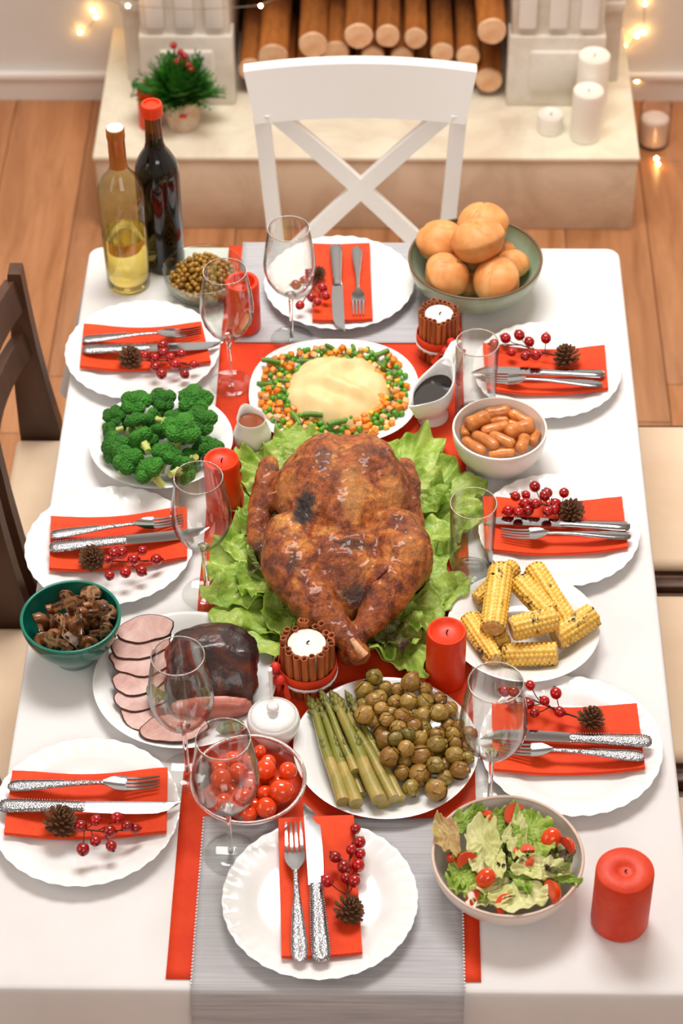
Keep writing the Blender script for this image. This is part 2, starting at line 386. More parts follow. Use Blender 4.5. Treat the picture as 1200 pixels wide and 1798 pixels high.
string('warm fairy lights trailing down the wall beside the tall white candles', [W_(1133, 5), W_(1131, 55), W_(1119, 61), W_(1097, 78), W_(1106, 134), W_(1119, 140)], W_(1140, -60), W_(1128, 150))
fl = [PZ(1153, 276, .008), PZ(1156, 286, .008)]
string('warm fairy lights lying on the floor by the votive holder', fl, PZ(1196, 282, .004), PZ(1162, 304, .004))
string('fairy lights draped over the logs in the fireplace', [PY(458, 8, 2.015), PY(225, 8, 2.015)], PY(520, -40, 2.015), PY(170, -20, 2.015))
# ------------------------------------------------------------------ table, cloth, runners
TX0, TX1, TY0, TY1 = -.464, .466, -.78, .78
tb = thing('dining_table', 'rectangular dining table under the white tablecloth', 'table', (0, 0, 0))
G().box(TX0+.004, TX1-.004, TY0+.004, TY1-.004, .722, TZ-.0025, .006).build('table_top', M['white_paint'], tb)
for sx in (TX0+.05, TX1-.05):
    for sy in (TY0+.05, TY1-.05): G().box(sx-.03, sx+.03, sy-.03, sy+.03, 0, .722, .004).build('leg', M['white_paint'], tb)
# tablecloth: top sheet and a hanging skirt with soft folds
def rr_path(x0, x1, y0, y1, r, n=9, step=.03):
    P = []
    def line(a, b):
        m = max(2, int((Vector(b)-Vector(a)).length/step))
        for i in range(m): P.append((a[0]+(b[0]-a[0])*i/m, a[1]+(b[1]-a[1])*i/m))
    def arc(cx, cy, a0):
        for i in range(n): a = math.radians(a0+90*i/n); P.append((cx+r*math.cos(a), cy+r*math.sin(a)))
    line((x0+r, y0), (x1-r, y0)); arc(x1-r, y0+r, 270); line((x1, y0+r), (x1, y1-r)); arc(x1-r, y1-r, 0)
    line((x1-r, y1), (x0+r, y1)); arc(x0+r, y1-r, 90); line((x0, y1-r), (x0, y0+r)); arc(x0+r, y0+r, 180)
    return P
path = rr_path(TX0, TX1, TY0, TY1, .022)
def skirt_out(x, y, d):
    if d <= 0: return 0
    f = .004*math.sin(x*23+y*31)+.003*math.sin(x*51-y*44+1)
    cn = max(0, 1-math.hypot(abs(x-.001)-.465, abs(y)-.78)/.2)*(.25 if x > 0 else 1)
    side = 1 if x < -.44 else 0
    f += .045*side*math.exp(-((y-.695)/.04)**2)
    return d/.26*(.012+f+.05*cn*cn)
rings = []; cxm, cym = 0, 0
for (s, dz) in ((.6, 0), (.97, 0), (.992, -.0004)):
    rings.append([(x*s, y*s, TZ+dz) for (x, y) in path])
nrm = []
for i in range(len(path)):
    a = Vector(path[i-1]); b = Vector(path[(i+1) % len(path)]); t = (b-a).normalized(); nrm.append((t.y, -t.x))
for (o_, dz) in ((-.001, -.0012), (.0015, -.004), (.003, -.010)): rings.append([(x+nx*o_, y+ny*o_, TZ+dz) for (x, y), (nx, ny) in zip(path, nrm)])
for k in range(1, 11):
    d = .026*k
    rings.append([(x+nx*(.003+skirt_out(x, y, d)), y+ny*(.003+skirt_out(x, y, d)), TZ-.01-d*(1-.0*k)) for (x, y), (nx, ny) in zip(path, nrm)])
g = G(); g.rings(rings, True, False)
tc_ = g.build('tablecloth', M['cloth'], ang=60)
tag(tc_, 'white tablecloth draped over the dining table', 'tablecloth')
# red runner
def sheet(name, x0, x1, y0, y1, z, m, label, cat, drop=0, nx=30, ny=90, amp=.0008, seed=0, th=.0012, skew=0.0):
    g = G(); ys = [y1+(y0-y1)*j/(ny-1) for j in range(ny)]
    prof = [(y, z) for y in ys]
    if drop:
        prof = [(y, z) for y in ys if y > TY0+.004]
        for k in range(7): a = PI/2*k/6; prof.append((TY0+.004-.012*math.sin(a), z-.012+.012*math.cos(a)))
        prof += [(TY0-.008-.012*t*t-.006, z-.014-drop*t) for t in [i/10 for i in range(1, 11)]]
    def P(i, j):
        y, zz = prof[j]; u = i/(nx-1)
        return (x0+(x1-x0)*u+skew*y+.0012*noise.noise(Vector((y*9+seed, u*2, 0))), y, zz+amp*abs(noise.noise(Vector((u*5+seed, y*7, 3)))))
    g.grid(P, nx, len(prof)); o = g.build(name, m, ang=80); solid(o, th, 1)
    return tag(o, label, cat)
sheet('table_runner', -.219, .187, -.766, .781, TZ+.0016, M['red_cloth'], 'orange red cloth runner laid along the table under the turkey', 'table runner', th=.001)
sheet('grey_runner', -.185, .165, -.79, -.502, TZ+.0042, M['grey_cloth'], 'grey woven runner hanging over the table end near the salad bowl', 'table runner', drop=.2, ny=40)
sheet('grey_runner', -.195, .165, .512, .788, TZ+.0042, M['grey_cloth'], 'light grey woven runner at the table end before the white chair', 'table runner', drop=0, ny=40)
M['stitch'] = mat('stitch', (236, 234, 232), .8)
for ob_, ex in ((bpy.data.objects['grey_runner'], (-.1855, .1655)),):
    for x in ex:
        g = G()
        for k in range(52):
            y = -.505-.0053*k; g.ball((x, y, TZ+.005), (.0016, .0018, .0014), 6, 4)
        g.build('picot_edge', M['stitch'], ob_)

# ------------------------------------------------------------------ chairs
def white_chair():
    cy = 1.135; cxm = .0085
    o = thing('dining_chair', 'white wooden dining chair with crossed X back beside the fireplace', 'chair', (cxm, cy, 0))
    m = M['white_paint']
    def bow(x): return -.018*(x/.21)**2          # rail ends curve towards the sitter
    # top rail
    n = 22; rs = []
    for i in range(n):
        u = -1+2*i/(n-1)
        zt = .900-.006*u*u; zb = .787-.002*(u*u); xt = .2135*u; xb = .195*u; b = bow(.213*u)
        rs.append([(xb, b-.010, zb), (xt, b+.004, zt-.004), (xt, b+.008, zt), (xt, b+.024, zt), (xt, b+.028, zt-.004), (xb, b+.012, zb)])
    G().rings(rs, True, True).build('top_rail', m, o, ang=35)
    for s in (-1, 1):
        g = G()
        def pt(z): return (s*(.183-.022*(.79-z)/.34), bow(.19)+.004-.05*max(0, (.79-z))*.3 - (.05*(.42-z) if z < .42 else 0)*-.6, z)
        zs = [.80, .70, .60, .5, .42, .3, .15, 0]
        rs = []
        for z in zs:
            x, y, _ = pt(z); w = .0145 if z > .4 else .0145+.003*(z/.42)
            rs.append([(x-w, y-.013, z), (x+w, y-.013, z), (x+w, y+.013, z), (x-w, y+.013, z)])
        g.rings(rs, True, True); g.build('back_leg', m, o, ang=30)
        g = G().box(s*.185-.018, s*.185+.018, -.395, -.36, 0, .43, .003); g.build('front_leg', m, o)
    for s in (-1, 1):
        # diagonals of the X
        rs = []
        for i in range(12):
            t = i/11; x = s*(.152-.307*t); z = .790-.330*t; y = -.001+bow(x)*.9-.016*t
            d = Vector((-.31*s, -.335)).normalized(); nx, nz = -d.y*.0165, d.x*.0165
            e = .0075 if s > 0 else .007
            rs.append([(x-nx, y-e, z-nz), (x+nx, y-e, z+nz), (x+nx, y+e, z+nz), (x-nx, y+e, z-nz)])
        G().rings(rs, True, True).build('cross_slat', m, o, ang=30)
    G().box(-.16, .16, -.030, -.004, .44, .475, .004).build('lower_rail', m, o)
    G().box(-.205, .205, -.41, .0, .432, .456, .01).build('seat', m, o)
    G().box(-.18, .18, -.385, -.01, .375, .432, .004).build('apron', m, o)
    return o
white_chair()
def dark_chair(label, xb, yc, rz):
    # local: sitter faces +X, back at x=0; width along Y
    o = thing('dining_chair', label, 'chair', (xb, yc, 0), rz, 'dark wooden chairs along the table')
    m = M["wood_dark"]; hw = .195
    for s in (-1, 1):
        rs = []
        for z, x0, x1 in ((0, -.03, .015), (.2, -.012, .03), (.40, .0, .075), (.47, .0, .073), (.56, .002, .060), (.66, .007, .050), (.745, .012, .044), (.815, .016, .040), (.822, .017, .039)):
            y0 = s*hw-.016; y1 = s*hw+.016
            rs.append([(x0, y0, z), (x1, y0, z), (x1, y1, z), (x0, y1, z)])
        G().rings(rs, True, True).build('back_post', m, o, ang=30)
        G().box(.355, .392, s*hw-.018, s*hw+.018, 0, .425, .003).build('front_leg', m, o)
        G().box(.05, .37, s*(hw)-.011, s*(hw)+.011, .37, .425, .003).build('side_rail', m, o)
    for (z0, z1, xa) in ((.745, .808, .030), (.645, .695, .034)):
        rs = []
        for i in range(13):
            u = -1+i/6; y = u*(hw-.012); b = xa-.034*(1-u*u); k = (z1-z0)*-.16
            rs.append([(b-.009, y, z0), (b+.009, y, z0), (b+.009+k, y, z1), (b-.009+k, y, z1)])
        G().rings(rs, True, True).build('back_slat', m, o, ang=30)
    G().box(.06, .07+.31, -hw+.01, hw-.01, .385, .425, .003).build('seat_frame', m, o)
    G().box(-.008, .40, -hw+.018, hw-.018, .425, .452, .012).build('seat_cushion', M['cushion'], o)
    return o
dark_chair('dark wooden chair with cream seat beside the plate by the wine bottles', -.60, .428, 0)
dark_chair('dark wooden chair with cream seat beside the green mushroom bowl', -.60, -.038, 0)
for yc, l in ((.472, 'dark wooden chair with cream seat beside the sausage bowl'), (.046, 'dark wooden chair with cream seat beside the corn plate'), (-.385, 'dark wooden chair with cream seat beside the salad bowl')):
    c = dark_chair(l, .80, yc, PI)
# ------------------------------------------------------------------ place settings
PR = .1285
def plate_mesh(R, n=160, sc_=1.0, flutes=32):
    top = [(0, .0062), (R*.3, .0062), (R*.60, .0066), (R*.68, .0085), (R*.74, .0122), (R*.80, .0146), (R*.87, .0165), (R*.94, .0183), (R*.985, .0198), (R*1.0, .0196)]
    bot = [(R*.995, .0182), (R*.93, .0158), (R*.8, .0118), (R*.7, .0075), (R*.6, .0022), (R*.58, .0002), (R*.55, .0002), (R*.53, .003), (0, .0032)]
    def fn(r, z, a):
        t = max(0, (r/R-.78)/.22)
        return r*(1+.011*t*abs(math.cos(flutes/2*a))-.006*t), z+.0011*t*math.sin(flutes*a)*sc_*(1 if t < 1 else .6)
    g = G(); g.lathe(top+bot, n, fn=fn); return g.mesh('dinner_plate', M['china'], ang=80)
PM = plate_mesh(PR)
def rest(r):                # height of something lying across a dinner plate
    t = min(1, max(0, (r-.045)/.085)); t = t*t*(3-2*t); return .0085+.0125*t
def napkin(label, corners, pc, flip=False):
    A, B, C, D = [T(x, y, .02) for x, y in corners]      # tl, tr, br, bl
    long_u = (B-A).length > (D-A).length
    nl = 26
    def S(u, v):
        p = A.lerp(B, u).lerp(D.lerp(C, u), v); return p
    def Pt(l, w):
        p = S(l, w) if long_u else S(w, l)
        return p
    prof = []
    for k, lay in enumerate((0, 1, 2)):
        ws = [i/9 for i in range(10)]
        if lay % 2: ws = ws[::-1]
        for w in ws: prof.append((w*(1-.004*lay)+.002*lay, .0021*lay))
    off = .0008; n = len(prof); closed = []
    def nrm(i):
        a = prof[max(0, i-1)]; b = prof[min(n-1, i+1)]; return 1 if b[0] >= a[0] else -1
    out = [(w, z+off) for i, (w, z) in enumerate(prof)]; inn = [(w, z-off) for i, (w, z) in enumerate(prof)]
    # upper and lower skins of the folded strip; at folds the skins wrap round
    rsl = []
    for k in range(nl):
        l = k/(nl-1); ring = []
        for seq in (out, inn[::-1]):
            for (w, z) in seq:
                p = Pt(l, w); r = math.hypot(p.x-pc.x, p.y-pc.y)
                wav = .0007*math.sin(l*9+w*3)+.0012*noise.noise(Vector((l*3, w*2, pc.x*9)))
                ring.append((p.x-pc.x, p.y-pc.y, rest(r)+z+wav*(w*.5+.5)+.0008))
        rsl.append(ring)
    g = G(); g.rings(rsl, False, False)
    m = len(rsl[0])
    for e in (0, nl-1):
        base = e*m
        for i in range(n-1): g.f.append((base+i, base+i+1, base+m-2-i, base+m-1-i))
    o = g.build('napkin', M['napkin'], ang=50); o.location = (pc.x, pc.y, TZ+.003)
    return tag(o, label, 'napkin')
# cutlery: local +X runs from the handle end to the tip
def handle_rings(L0, L1, prof, n=12):
    rs = []
    for (t, w, h, z) in prof:
        x = L0+(L1-L0)*t
        rs.append([(x, w*math.cos(2*PI*j/n), z+h*math.sin(2*PI*j/n)) for j in range(n)])
    return rs
def make_fork(ornate):
    L = .20; o = thing('dinner_fork', 'x', 'fork')
    hp_ = [(0, .0035, .0012, .0045), (.02, .0072, .0018, .0045), (.08, .0092, .002, .0046), (.2, .0092, .0021, .005), (.45, .0068, .0021, .0065), (.7, .0042, .002, .008), (.9, .0031, .002, .0082), (1, .0034, .0019, .0075)]
    hd = G().rings(handle_rings(0, .128, hp_), True, True).build('handle', M['hammered'] if ornate else M['steel'], o, ang=60)
    if ornate:
        g = G()
        for s in (-1, 1):
            for k in range(34):
                t = .03+k*.0165
                w = .0088 if t < .2 else .0088-(t-.2)*.0098
                if t < .08: w = .0058+t*.036
                z = .0046+max(0, t-.2)*.007
                g.ball((.128*t, s*w, z+.0012), .00105, 6, 4)
        g.build('bead_border', M['steel'], hd)
    def zc(x): t = (x-.128)/.072; return .0075-.0085*math.sin(min(1, t*1.35)*PI*.5)+.0075*t*t+(.001)
    g = G(); rs = []
    for (x, w) in ((.126, .0033), (.130, .0052), (.135, .0085), (.141, .0112), (.148, .0122), (.156, .0122)):
        z = zc(x); cup = .0016*(w/.0122)**2
        rs.append([(x, w*k/4, z+cup*(k/4)**2+.0007) for k in range(-4, 5)]+[(x, w*k/4, z+cup*(k/4)**2-.0007) for k in range(4, -5, -1)])
    g.rings(rs, True, True); hdm = g.build('fork_head', M['steel'], o, ang=50)
    for k in range(4):
        y0 = (-.0122+.00305)+(k*.0061); rs = []
        for i in range(8):
            t = i/7; x = .1545+.0455*t; w = .0019*(1-.35*t)*(1 if t < .9 else .55); z = zc(x)+.0016*(y0/.0122)**2*(1-t)
            y = y0*(1-.06*t); h = .0008
            rs.append([(x, y-w, z-h), (x, y+w, z-h), (x, y+w, z+h), (x, y-w, z+h)])
        G().rings(rs, True, True).build('tine', M['steel'], hdm, ang=50)
    return o
def make_knife(ornate):
    o = thing('table_knife', 'x', 'knife')
    hp_ = [(0, .004, .0018, .004), (.02, .0082, .0028, .004), (.07, .0102, .0034, .004), (.2, .0102, .0036, .004), (.5, .0088, .0036, .004), (.85, .0072, .0035, .004), (.97, .0076, .0036, .004), (1, .0072, .003, .004)]
    hd = G().rings(handle_rings(0, .105, hp_, 14), True, True).build('handle', M['hammered'] if ornate else M['steel'], o, ang=60)
    if ornate:
        g = G()
        for s in (-1, 1):
            for k in range(30):
                t = .03+.031*k; w = .0098 if t < .25 else .0098-(t-.25)*.0042
                if t < .08: w = .006+.047*t
                g.ball((.105*t, s*w, .0056), .0011, 6, 4)
        g.build('bead_border', M['steel'], hd)
    rs = []; n = 14
    for i in range(n):
        t = i/(n-1); x = .103+.117*t
        top = .0078 if t < .1 else .0088
        lo_ = -.0082-.0022*math.sin(PI*min(1, t*1.1)); up_ = .0082
        if t > .72: k = (t-.72)/.28; lo_ = lo_+(up_-.0004-lo_)*k**2.2*.98
        lo_ = max(lo_, -.0112)
        rs.append([(x, lo_, .0038), (x, (lo_+up_)/2, .0030), (x, up_, .0031), (x, up_, .0049), (x, (lo_+up_)/2, .0050), (x, lo_, .0042)])
    G().rings(rs, True, True).build('blade', M['steel'], o, ang=25)
    return o
FORK = {True: make_fork(True), False: make_fork(False)}; KNIFE = {True: make_knife(True), False: make_knife(False)}
used = set()
def cutlery(kind, ornate, a, b, label, h0=.0305, h1=.0305, flip=False, roll=0):
    src = (FORK if kind == 'fork' else KNIFE)[ornate]; L = .20 if kind == 'fork' else .22
    p0 = T(a[0], a[1], h0); p1 = T(b[0], b[1], h1); d = p1-p0; s = d.length/L
    X = d.normalized(); Y = Vector((0, 0, 1)).cross(X).normalized(); Z = X.cross(Y)
    if flip: Y = -Y
    Mx = Matrix(((X.x, Y.x, Z.x, p0.x), (X.y, Y.y, Z.y, p0.y), (X.z, Y.z, Z.z, p0.z-.003), (0, 0, 0, 1)))
    key = (kind, ornate); o = src if key not in used else dup(src); used.add(key)
    if flip: Mx = Mx @ Matrix.Diagonal((s, s, s, 1))
    else: Mx = Mx @ Matrix.Diagonal((s, s, s, 1))
    o.matrix_world = Mx; tag(o, label, kind, 'place setting cutlery'); return o
def cone_mesh():
    g = G(); n = 62; ga = PI*(3-5**.5)
    g.ball((0, 0, .36), (.3, .3, .62), 10, 8)
    for k in range(n):
        t = k/(n-1); z = .0+.95*t; el = -.35+1.55*t; rad = .30*(1-.75*t**2); L = .72*(1-.55*t**1.5)*(.75+.5*min(1, t*4))
        a = k*ga; c = Vector((math.cos(a), math.sin(a), 0)); s = Vector((-math.sin(a), math.cos(a), 0)); u = Vector((0, 0, 1))
        d = c*math.cos(el)+u*math.sin(el); nn = -c*math.sin(el)+u*math.cos(el); b = c*rad+u*z; w = .17*(1-.3*t)
        v = [b-s*w*.4, b+s*w*.4, b+d*L*.75+s*w-nn*.02, b+d*L*1.0+s*w*.45+nn*.06, b+d*L*1.0-s*w*.45+nn*.06, b+d*L*.75-s*w-nn*.02]
        th = -nn*.07
        vv = v+[p+th for p in v]
        g.add(vv, [(0, 1, 2, 3, 4, 5), (11, 10, 9, 8, 7, 6)]+[(i, i+6, (i+1) % 6+6, (i+1) % 6) for i in range(6)])
    return g.mesh('pine_cone', M['cone'], ang=30)
CONE = cone_mesh()
BERRY = G().ball((0, 0, 0), 1, 16, 10).mesh('berry', M['berry'], ang=80)
CAL = G()
for k in range(6):
    a = 2*PI*k/6; CAL.tube([(.1*math.cos(a), .1*math.sin(a), .9), (.25*math.cos(a), .25*math.sin(a), 1.25)], [.1, .03], 4)
CAL = CAL.mesh('calyx', M['twig'])
def berry_pick(label, cone, cr, berries, pc, seed, off=(0, 0), sc_=1.0, br=.0082, ctilt=(.5, .2)):
    random.seed(seed)
    cp = T(cone[0], cone[1], .037); o = thing('berry_pick', label, 'decoration', (cp.x, cp.y, TZ+.026), 0, 'pine cone and berry picks on the napkins')
    base = Vector(o.location)
    r = cr/scale_at(cp)
    c = obj('pine_cone', CONE, o, (0, 0, .003), (ctilt[0], ctilt[1], random.uniform(0, 6))); c.scale = (r*.98,)*3
    pts = []
    for i, (x, y) in enumerate(berries):
        h = .037+(.009*((i*7) % 5)/4); pts.append(T(x*sc_+off[0], y*sc_+off[1], h)-base)
    far = max(pts, key=lambda p: p.length); main = [Vector((0, 0, .008))]
    cen = sum(pts, Vector())/len(pts)
    main = [Vector((0, 0, .006)), (cen*.55)+Vector((0, 0, .0)), cen, cen.lerp(far, .75)]
    G().tube(main, [.0014, .0013, .0011, .0008], 6).build('stem', M['twig'], o)
    for i, p in enumerate(pts):
        q = min((main[k].lerp(main[k+1], t) for k in range(3) for t in (0, .3, .6, .9)), key=lambda m_: (m_-p*.75).length)
        mid = (p+q)/2+Vector((0, 0, -.003))
        G().tube([q, mid, p], .0008, 5).build('twig', M['twig'], o)
        rr = br*random.uniform(.86, 1.15); d = (p-q); d = d.normalized() if d.length > .001 else Vector((0, 0, 1))
        b = obj('berry', BERRY, o, p); b.rotation_euler = d.to_track_quat('Z', 'Y').to_euler(); b.scale = (rr, rr, rr*1.05)
        obj('calyx', CAL, b)
    return o
SET = [
 dict(c=(596, 498), d='before the white chair', n=[(548, 436), (650, 436), (655, 569), (549, 571)], orn=False, kn=((590, 431), (597, 584)), fk=((627, 434), (630, 556)),
      cone=(561, 476), cr=14, b=[(566, 505), (572, 519), (557, 530), (547, 522), (527, 536), (520, 500), (535, 492), (544, 480)], off=(0, 0), s=1),
 dict(c=(250, 613), d='between the wine bottles and the broccoli', n=[(148, 575), (354, 571), (371, 641), (141, 649)], orn=True, fk=((145, 598), (354, 583)), kn=((145, 615), (392, 607)),
      cone=(600, 600), cr=22, b=[(762, 550), (765, 585), (680, 600), (725, 610), (850, 590), (727, 652), (820, 640), (800, 605), (908, 640), (757, 685), (865, 685)], off=(0, 400), s=1/2.667),
 dict(c=(192, 956), d='between the broccoli and the mushroom bowl', n=[(90, 912), (329, 897), (329, 985), (87, 1003)], orn=True, fk=((89, 941), (322, 914)), kn=((87, 963), (369, 934)),
      cone=(465, 843), cr=24, b=[(610, 830), (715, 820), (540, 865), (570, 835), (670, 865), (785, 865), (550, 945), (630, 930), (710, 922)], off=(0, 680), s=1/2.857),
 dict(c=(150, 1423), d='next to the platter of sliced roast meat', n=[(23, 1360), (295, 1355), (293, 1466), (8, 1469)], orn=True, fk=((14, 1382), (281, 1376)), kn=((-2, 1416), (317, 1419)),
      cone=(345, 590), cr=31, b=[(485, 620), (578, 585), (705, 570), (660, 650), (765, 620), (815, 635), (500, 760), (575, 710), (670, 740)], off=(0, 1270), s=1/3.43),
 dict(c=(562, 1580), d='on the grey runner near the salad bowl', n=[(489, 1447), (622, 1442), (637, 1679), (495, 1687)], orn=True, fk=((527, 1690), (515, 1447)), kn=((565, 1690), (545, 1411)),
      cone=(722, 622), cr=28, b=[(772, 175), (797, 250), (750, 290), (800, 315), (660, 330), (787, 378), (708, 385), (615, 462), (720, 448), (768, 465)], off=(380, 1400), s=1/3.158),
 dict(c=(961, 648), ps=.945, d='between the bread bowl and the sausage bowl', n=[(848, 609), (1062, 612), (1068, 687), (856, 690)], orn=False, kn=((1062, 657), (828, 650)), fk=((1058, 676), (845, 665)),
      cone=(718, 662), cr=24, b=[(405, 610), (452, 585), (510, 572), (552, 600), (622, 585), (478, 645), (535, 660), (580, 655)], off=(700, 350), s=1/2.4),
 dict(c=(982, 929), ps=.957, d='between the sausage bowl and the corn', n=[(848, 879), (1092, 879), (1103, 966), (852, 972)], orn=False, kn=((1107, 925), (848, 914)), fk=((1108, 942), (880, 938)),
      cone=(675, 258), cr=24, b=[(490, 148), (550, 178), (397, 195), (447, 188), (537, 192), (630, 178), (445, 230), (495, 230), (363, 263), (412, 272), (457, 262), (590, 230), (550, 268), (585, 258)], off=(760, 800), s=1/2.727),
 dict(c=(1003, 1307), ps=.992, d='between the corn and the salad bowl', n=[(864, 1240), (1118, 1242), (1133, 1353), (866, 1358)], orn=True, kn=((1145, 1303), (844, 1290)), fk=((1132, 1330), (876, 1315)),
      cone=(730, 322), cr=25, b=[(433, 153), (562, 192), (505, 230), (305, 182), (350, 185), (340, 238), (425, 245), (455, 290), (582, 285)], off=(780, 1150), s=1/2.857),
]
for i, s in enumerate(SET):
    pc = T(s['c'][0], s['c'][1], .02)
    o = obj('dinner_plate', PM, None, (pc.x, pc.y, TZ+(.0055 if i in (0, 4) else .0012)), (0, 0, i*.7))
    ps = s.get('ps', 1.0); o.scale = (ps, ps, 1)
    tag(o, 'white scalloped dinner plate '+s['d'], 'plate', 'scalloped dinner plates')
    nk = napkin('folded orange red napkin on the plate '+s['d'], s['n'], pc)
    nk['group'] = 'folded napkins'
    if i in (0, 4): nk.location.z += .003
    (a, b) = s['fk']; cutlery('fork', s['orn'], a, b, ('beaded' if s['orn'] else 'plain')+' steel fork on the napkin '+s['d'])
    (a, b) = s['kn']; cutlery('knife', s['orn'], a, b, ('beaded' if s['orn'] else 'plain')+' steel knife on the napkin '+s['d'], flip=False)
    cn = s['cone']; k = s['s']
    if k != 1: cn = (cn[0]*k+s['off'][0], cn[1]*k+s['off'][1])
    berry_pick('pine cone with red berries on the napkin '+s['d'], cn, s['cr'], s['b'], pc, i, s['off'], k)

# ------------------------------------------------------------------ glasses, bottles
def torus(R, r, z, n=60, m=8):
    g = G(); g.rings([[((R+r*math.cos(2*PI*k/m))*math.cos(2*PI*j/n), (R+r*math.cos(2*PI*k/m))*math.sin(2*PI*j/n), z+r*math.sin(2*PI*k/m)) for k in range(m)] for j in list(range(n))+[0]]); return g
def make_wine_glass():
    o = thing('wine_glass', 'x', 'glass')
    bowl = [(.0012, .098), (.008, .0985), (.018, .104), (.030, .117), (.039, .134), (.0432, .152), (.0435, .165), (.0418, .182), (.0385, .205), (.0352, .226), (.0342, .2335)]
    inner = [(r-.0011 if r > .01 else r*.6, z+.0016*(1 if z < .12 else 0)) for r, z in bowl]
    G().lathe(bowl+[(.0338, .2341)]+inner[::-1], 56).build('bowl', M['glass'], o, ang=80)
    torus(.0342, .0008, .2338).build('rim', M['glass_solid'], o, ang=80)
    G().lathe([(0, .0035), (.0038, .006), (.0034, .02), (.0032, .05), (.0036, .08), (.0055, .094), (.009, .0985), (.006, .1012), (0, .102)], 20).build('stem', M['glass_solid'], o, ang=80)
    G().lathe([(0, .0004), (.0355, .0004), (.0362, .001), (.0355, .0018), (.02, .0032), (.008, .0046), (.004, .0068), (0, .007)], 48).build('foot', M['glass'], o, ang=60)
    return o
WG = make_wine_glass()
for i, (px, py, s, l) in enumerate([(513, 596, .99, 'empty wine glass before the white chair beside a plate'), (406, 674, 1.0, 'empty wine glass in front of the red candle by the glass pea bowl'),
                                  (363, 1043, 1.02, 'empty wine glass before the red candle near the broccoli plate'), (330, 1358, 1.03, 'empty wine glass in front of the sliced meat platter'),
                                  (406, 1501, 1.02, 'empty wine glass in front of the glass tomato bowl'), (860, 1409, 1.05, 'empty wine glass between the sprout plate and the salad bowl')]):
    o = WG if i == 0 else dup(WG)
    o.location = T(px, py, .0045 if i in (0, 4) else .003 if i != 2 else .003); o.scale = (s, s, s); tag(o, l, 'glass', 'stemmed wine glasses')
def make_tumbler():
    o = thing('tumbler', 'x', 'glass')
    G().lathe([(0, .0002), (.030, .0002), (.0318, .001), (.0322, .004), (.0345, .142), (.0343, .1432), (.0334, .1432), (.0331, .142), (.0306, .012), (.029, .0095), (.012, .0085), (0, .0085)], 52).build('glass_wall', M['glass'], o, ang=60)
    torus(.0339, .0010, .1432).build('rim', M['glass_solid'], o, ang=80)
    G().lathe([(0, .0012), (.030, .0012), (.0308, .006), (.028, .0078), (0, .0075)], 40).build('thick_base', M['glass_solid'], o, ang=60)
    return o
TM = make_tumbler()
for i, (px, py, l) in enumerate([(834, 731, 'clear straight tumbler beside the gravy boat'), (827, 1008, 'clear straight tumbler between the lettuce and the corn plate')]):
    o = TM if i == 0 else dup(TM)
    o.location = T(px, py, .0015); o.scale = (1, 1, 1.08 if i == 0 else 1.03); tag(o, l, 'glass', 'tumblers')
M['green_glass'] = thin_glass('green_glass', (242, 238, 206))
M['wine_white'] = mat('wine_white', (248, 230, 160), 0, trans=1, ior=1.33)
M['foil'] = mat('foil', (196, 126, 62), .32, .55, c2=(176, 104, 48), nscale=8)
M['foil_top'] = mat('foil_top', (240, 228, 206), .5)
M['dark_glass'] = mat('dark_glass', (9, 8, 9), .04, coat=.5)
M['amber'] = mat('amber', (120, 66, 14), .06, trans=.6)
M['red_seal'] = mat('red_seal', (238, 62, 18), .35)
b = T(227, 497)
o = thing('wine_bottle', 'clear bottle of white wine with copper foil neck by the table corner', 'bottle', b)
bp_ = [(0, .004), (.024, .006), (.031, .001), (.0355, .001), (.0372, .005), (.0376, .02), (.0405, .17), (.0405, .188), (.038, .205), (.031, .22), (.021, .233), (.0155, .243), (.0138, .252), (.0136, .30), (.0136, .318)]
G().lathe(bp_, 48).build('glass_body', M['green_glass'], o, ang=80)
G().lathe([(0, .0075), (.022, .0085), (.030, .006), (.0352, .006), (.0362, .02), (.0378, .108), (.0345, .1085), (0, .1085)], 40).build('wine', M['wine_white'], o, ang=50)
G().lathe([(.0155, .2462), (.0146, .2475), (.0143, .30), (.0152, .302), (.0155, .3045), (.0155, .32), (.0142, .3225)], 36).build('foil_capsule', M['foil'], o, ang=40)
G().lathe([(.0144, .3222), (.0138, .3232), (0, .3232)], 30).build('foil_top', M['foil_top'], o)
b = T(288, 461)
o = thing('wine_bottle', 'dark red wine bottle with orange red seal behind the white wine', 'bottle', b)
G().lathe([(0, .002), (.034, 0), (.0375, .004), (.038, .02), (.0385, .18), (.0375, .2), (.034, .215), (.026, .23), (.0185, .242), (.0155, .255), (.0148, .268)], 48).build('glass_body', M['dark_glass'], o, ang=80)
G().lathe([(.0148, .268), (.0142, .29), (.0140, .315), (0, .315)], 36).build('neck', M['amber'], o)
G().lathe([(.0146, .308), (.0172, .3085), (.0178, .311), (.0178, .327), (.0168, .3305), (.0135, .331), (.0125, .3275), (.0, .3265)], 36).build('seal', M['red_seal'], o, ang=50)

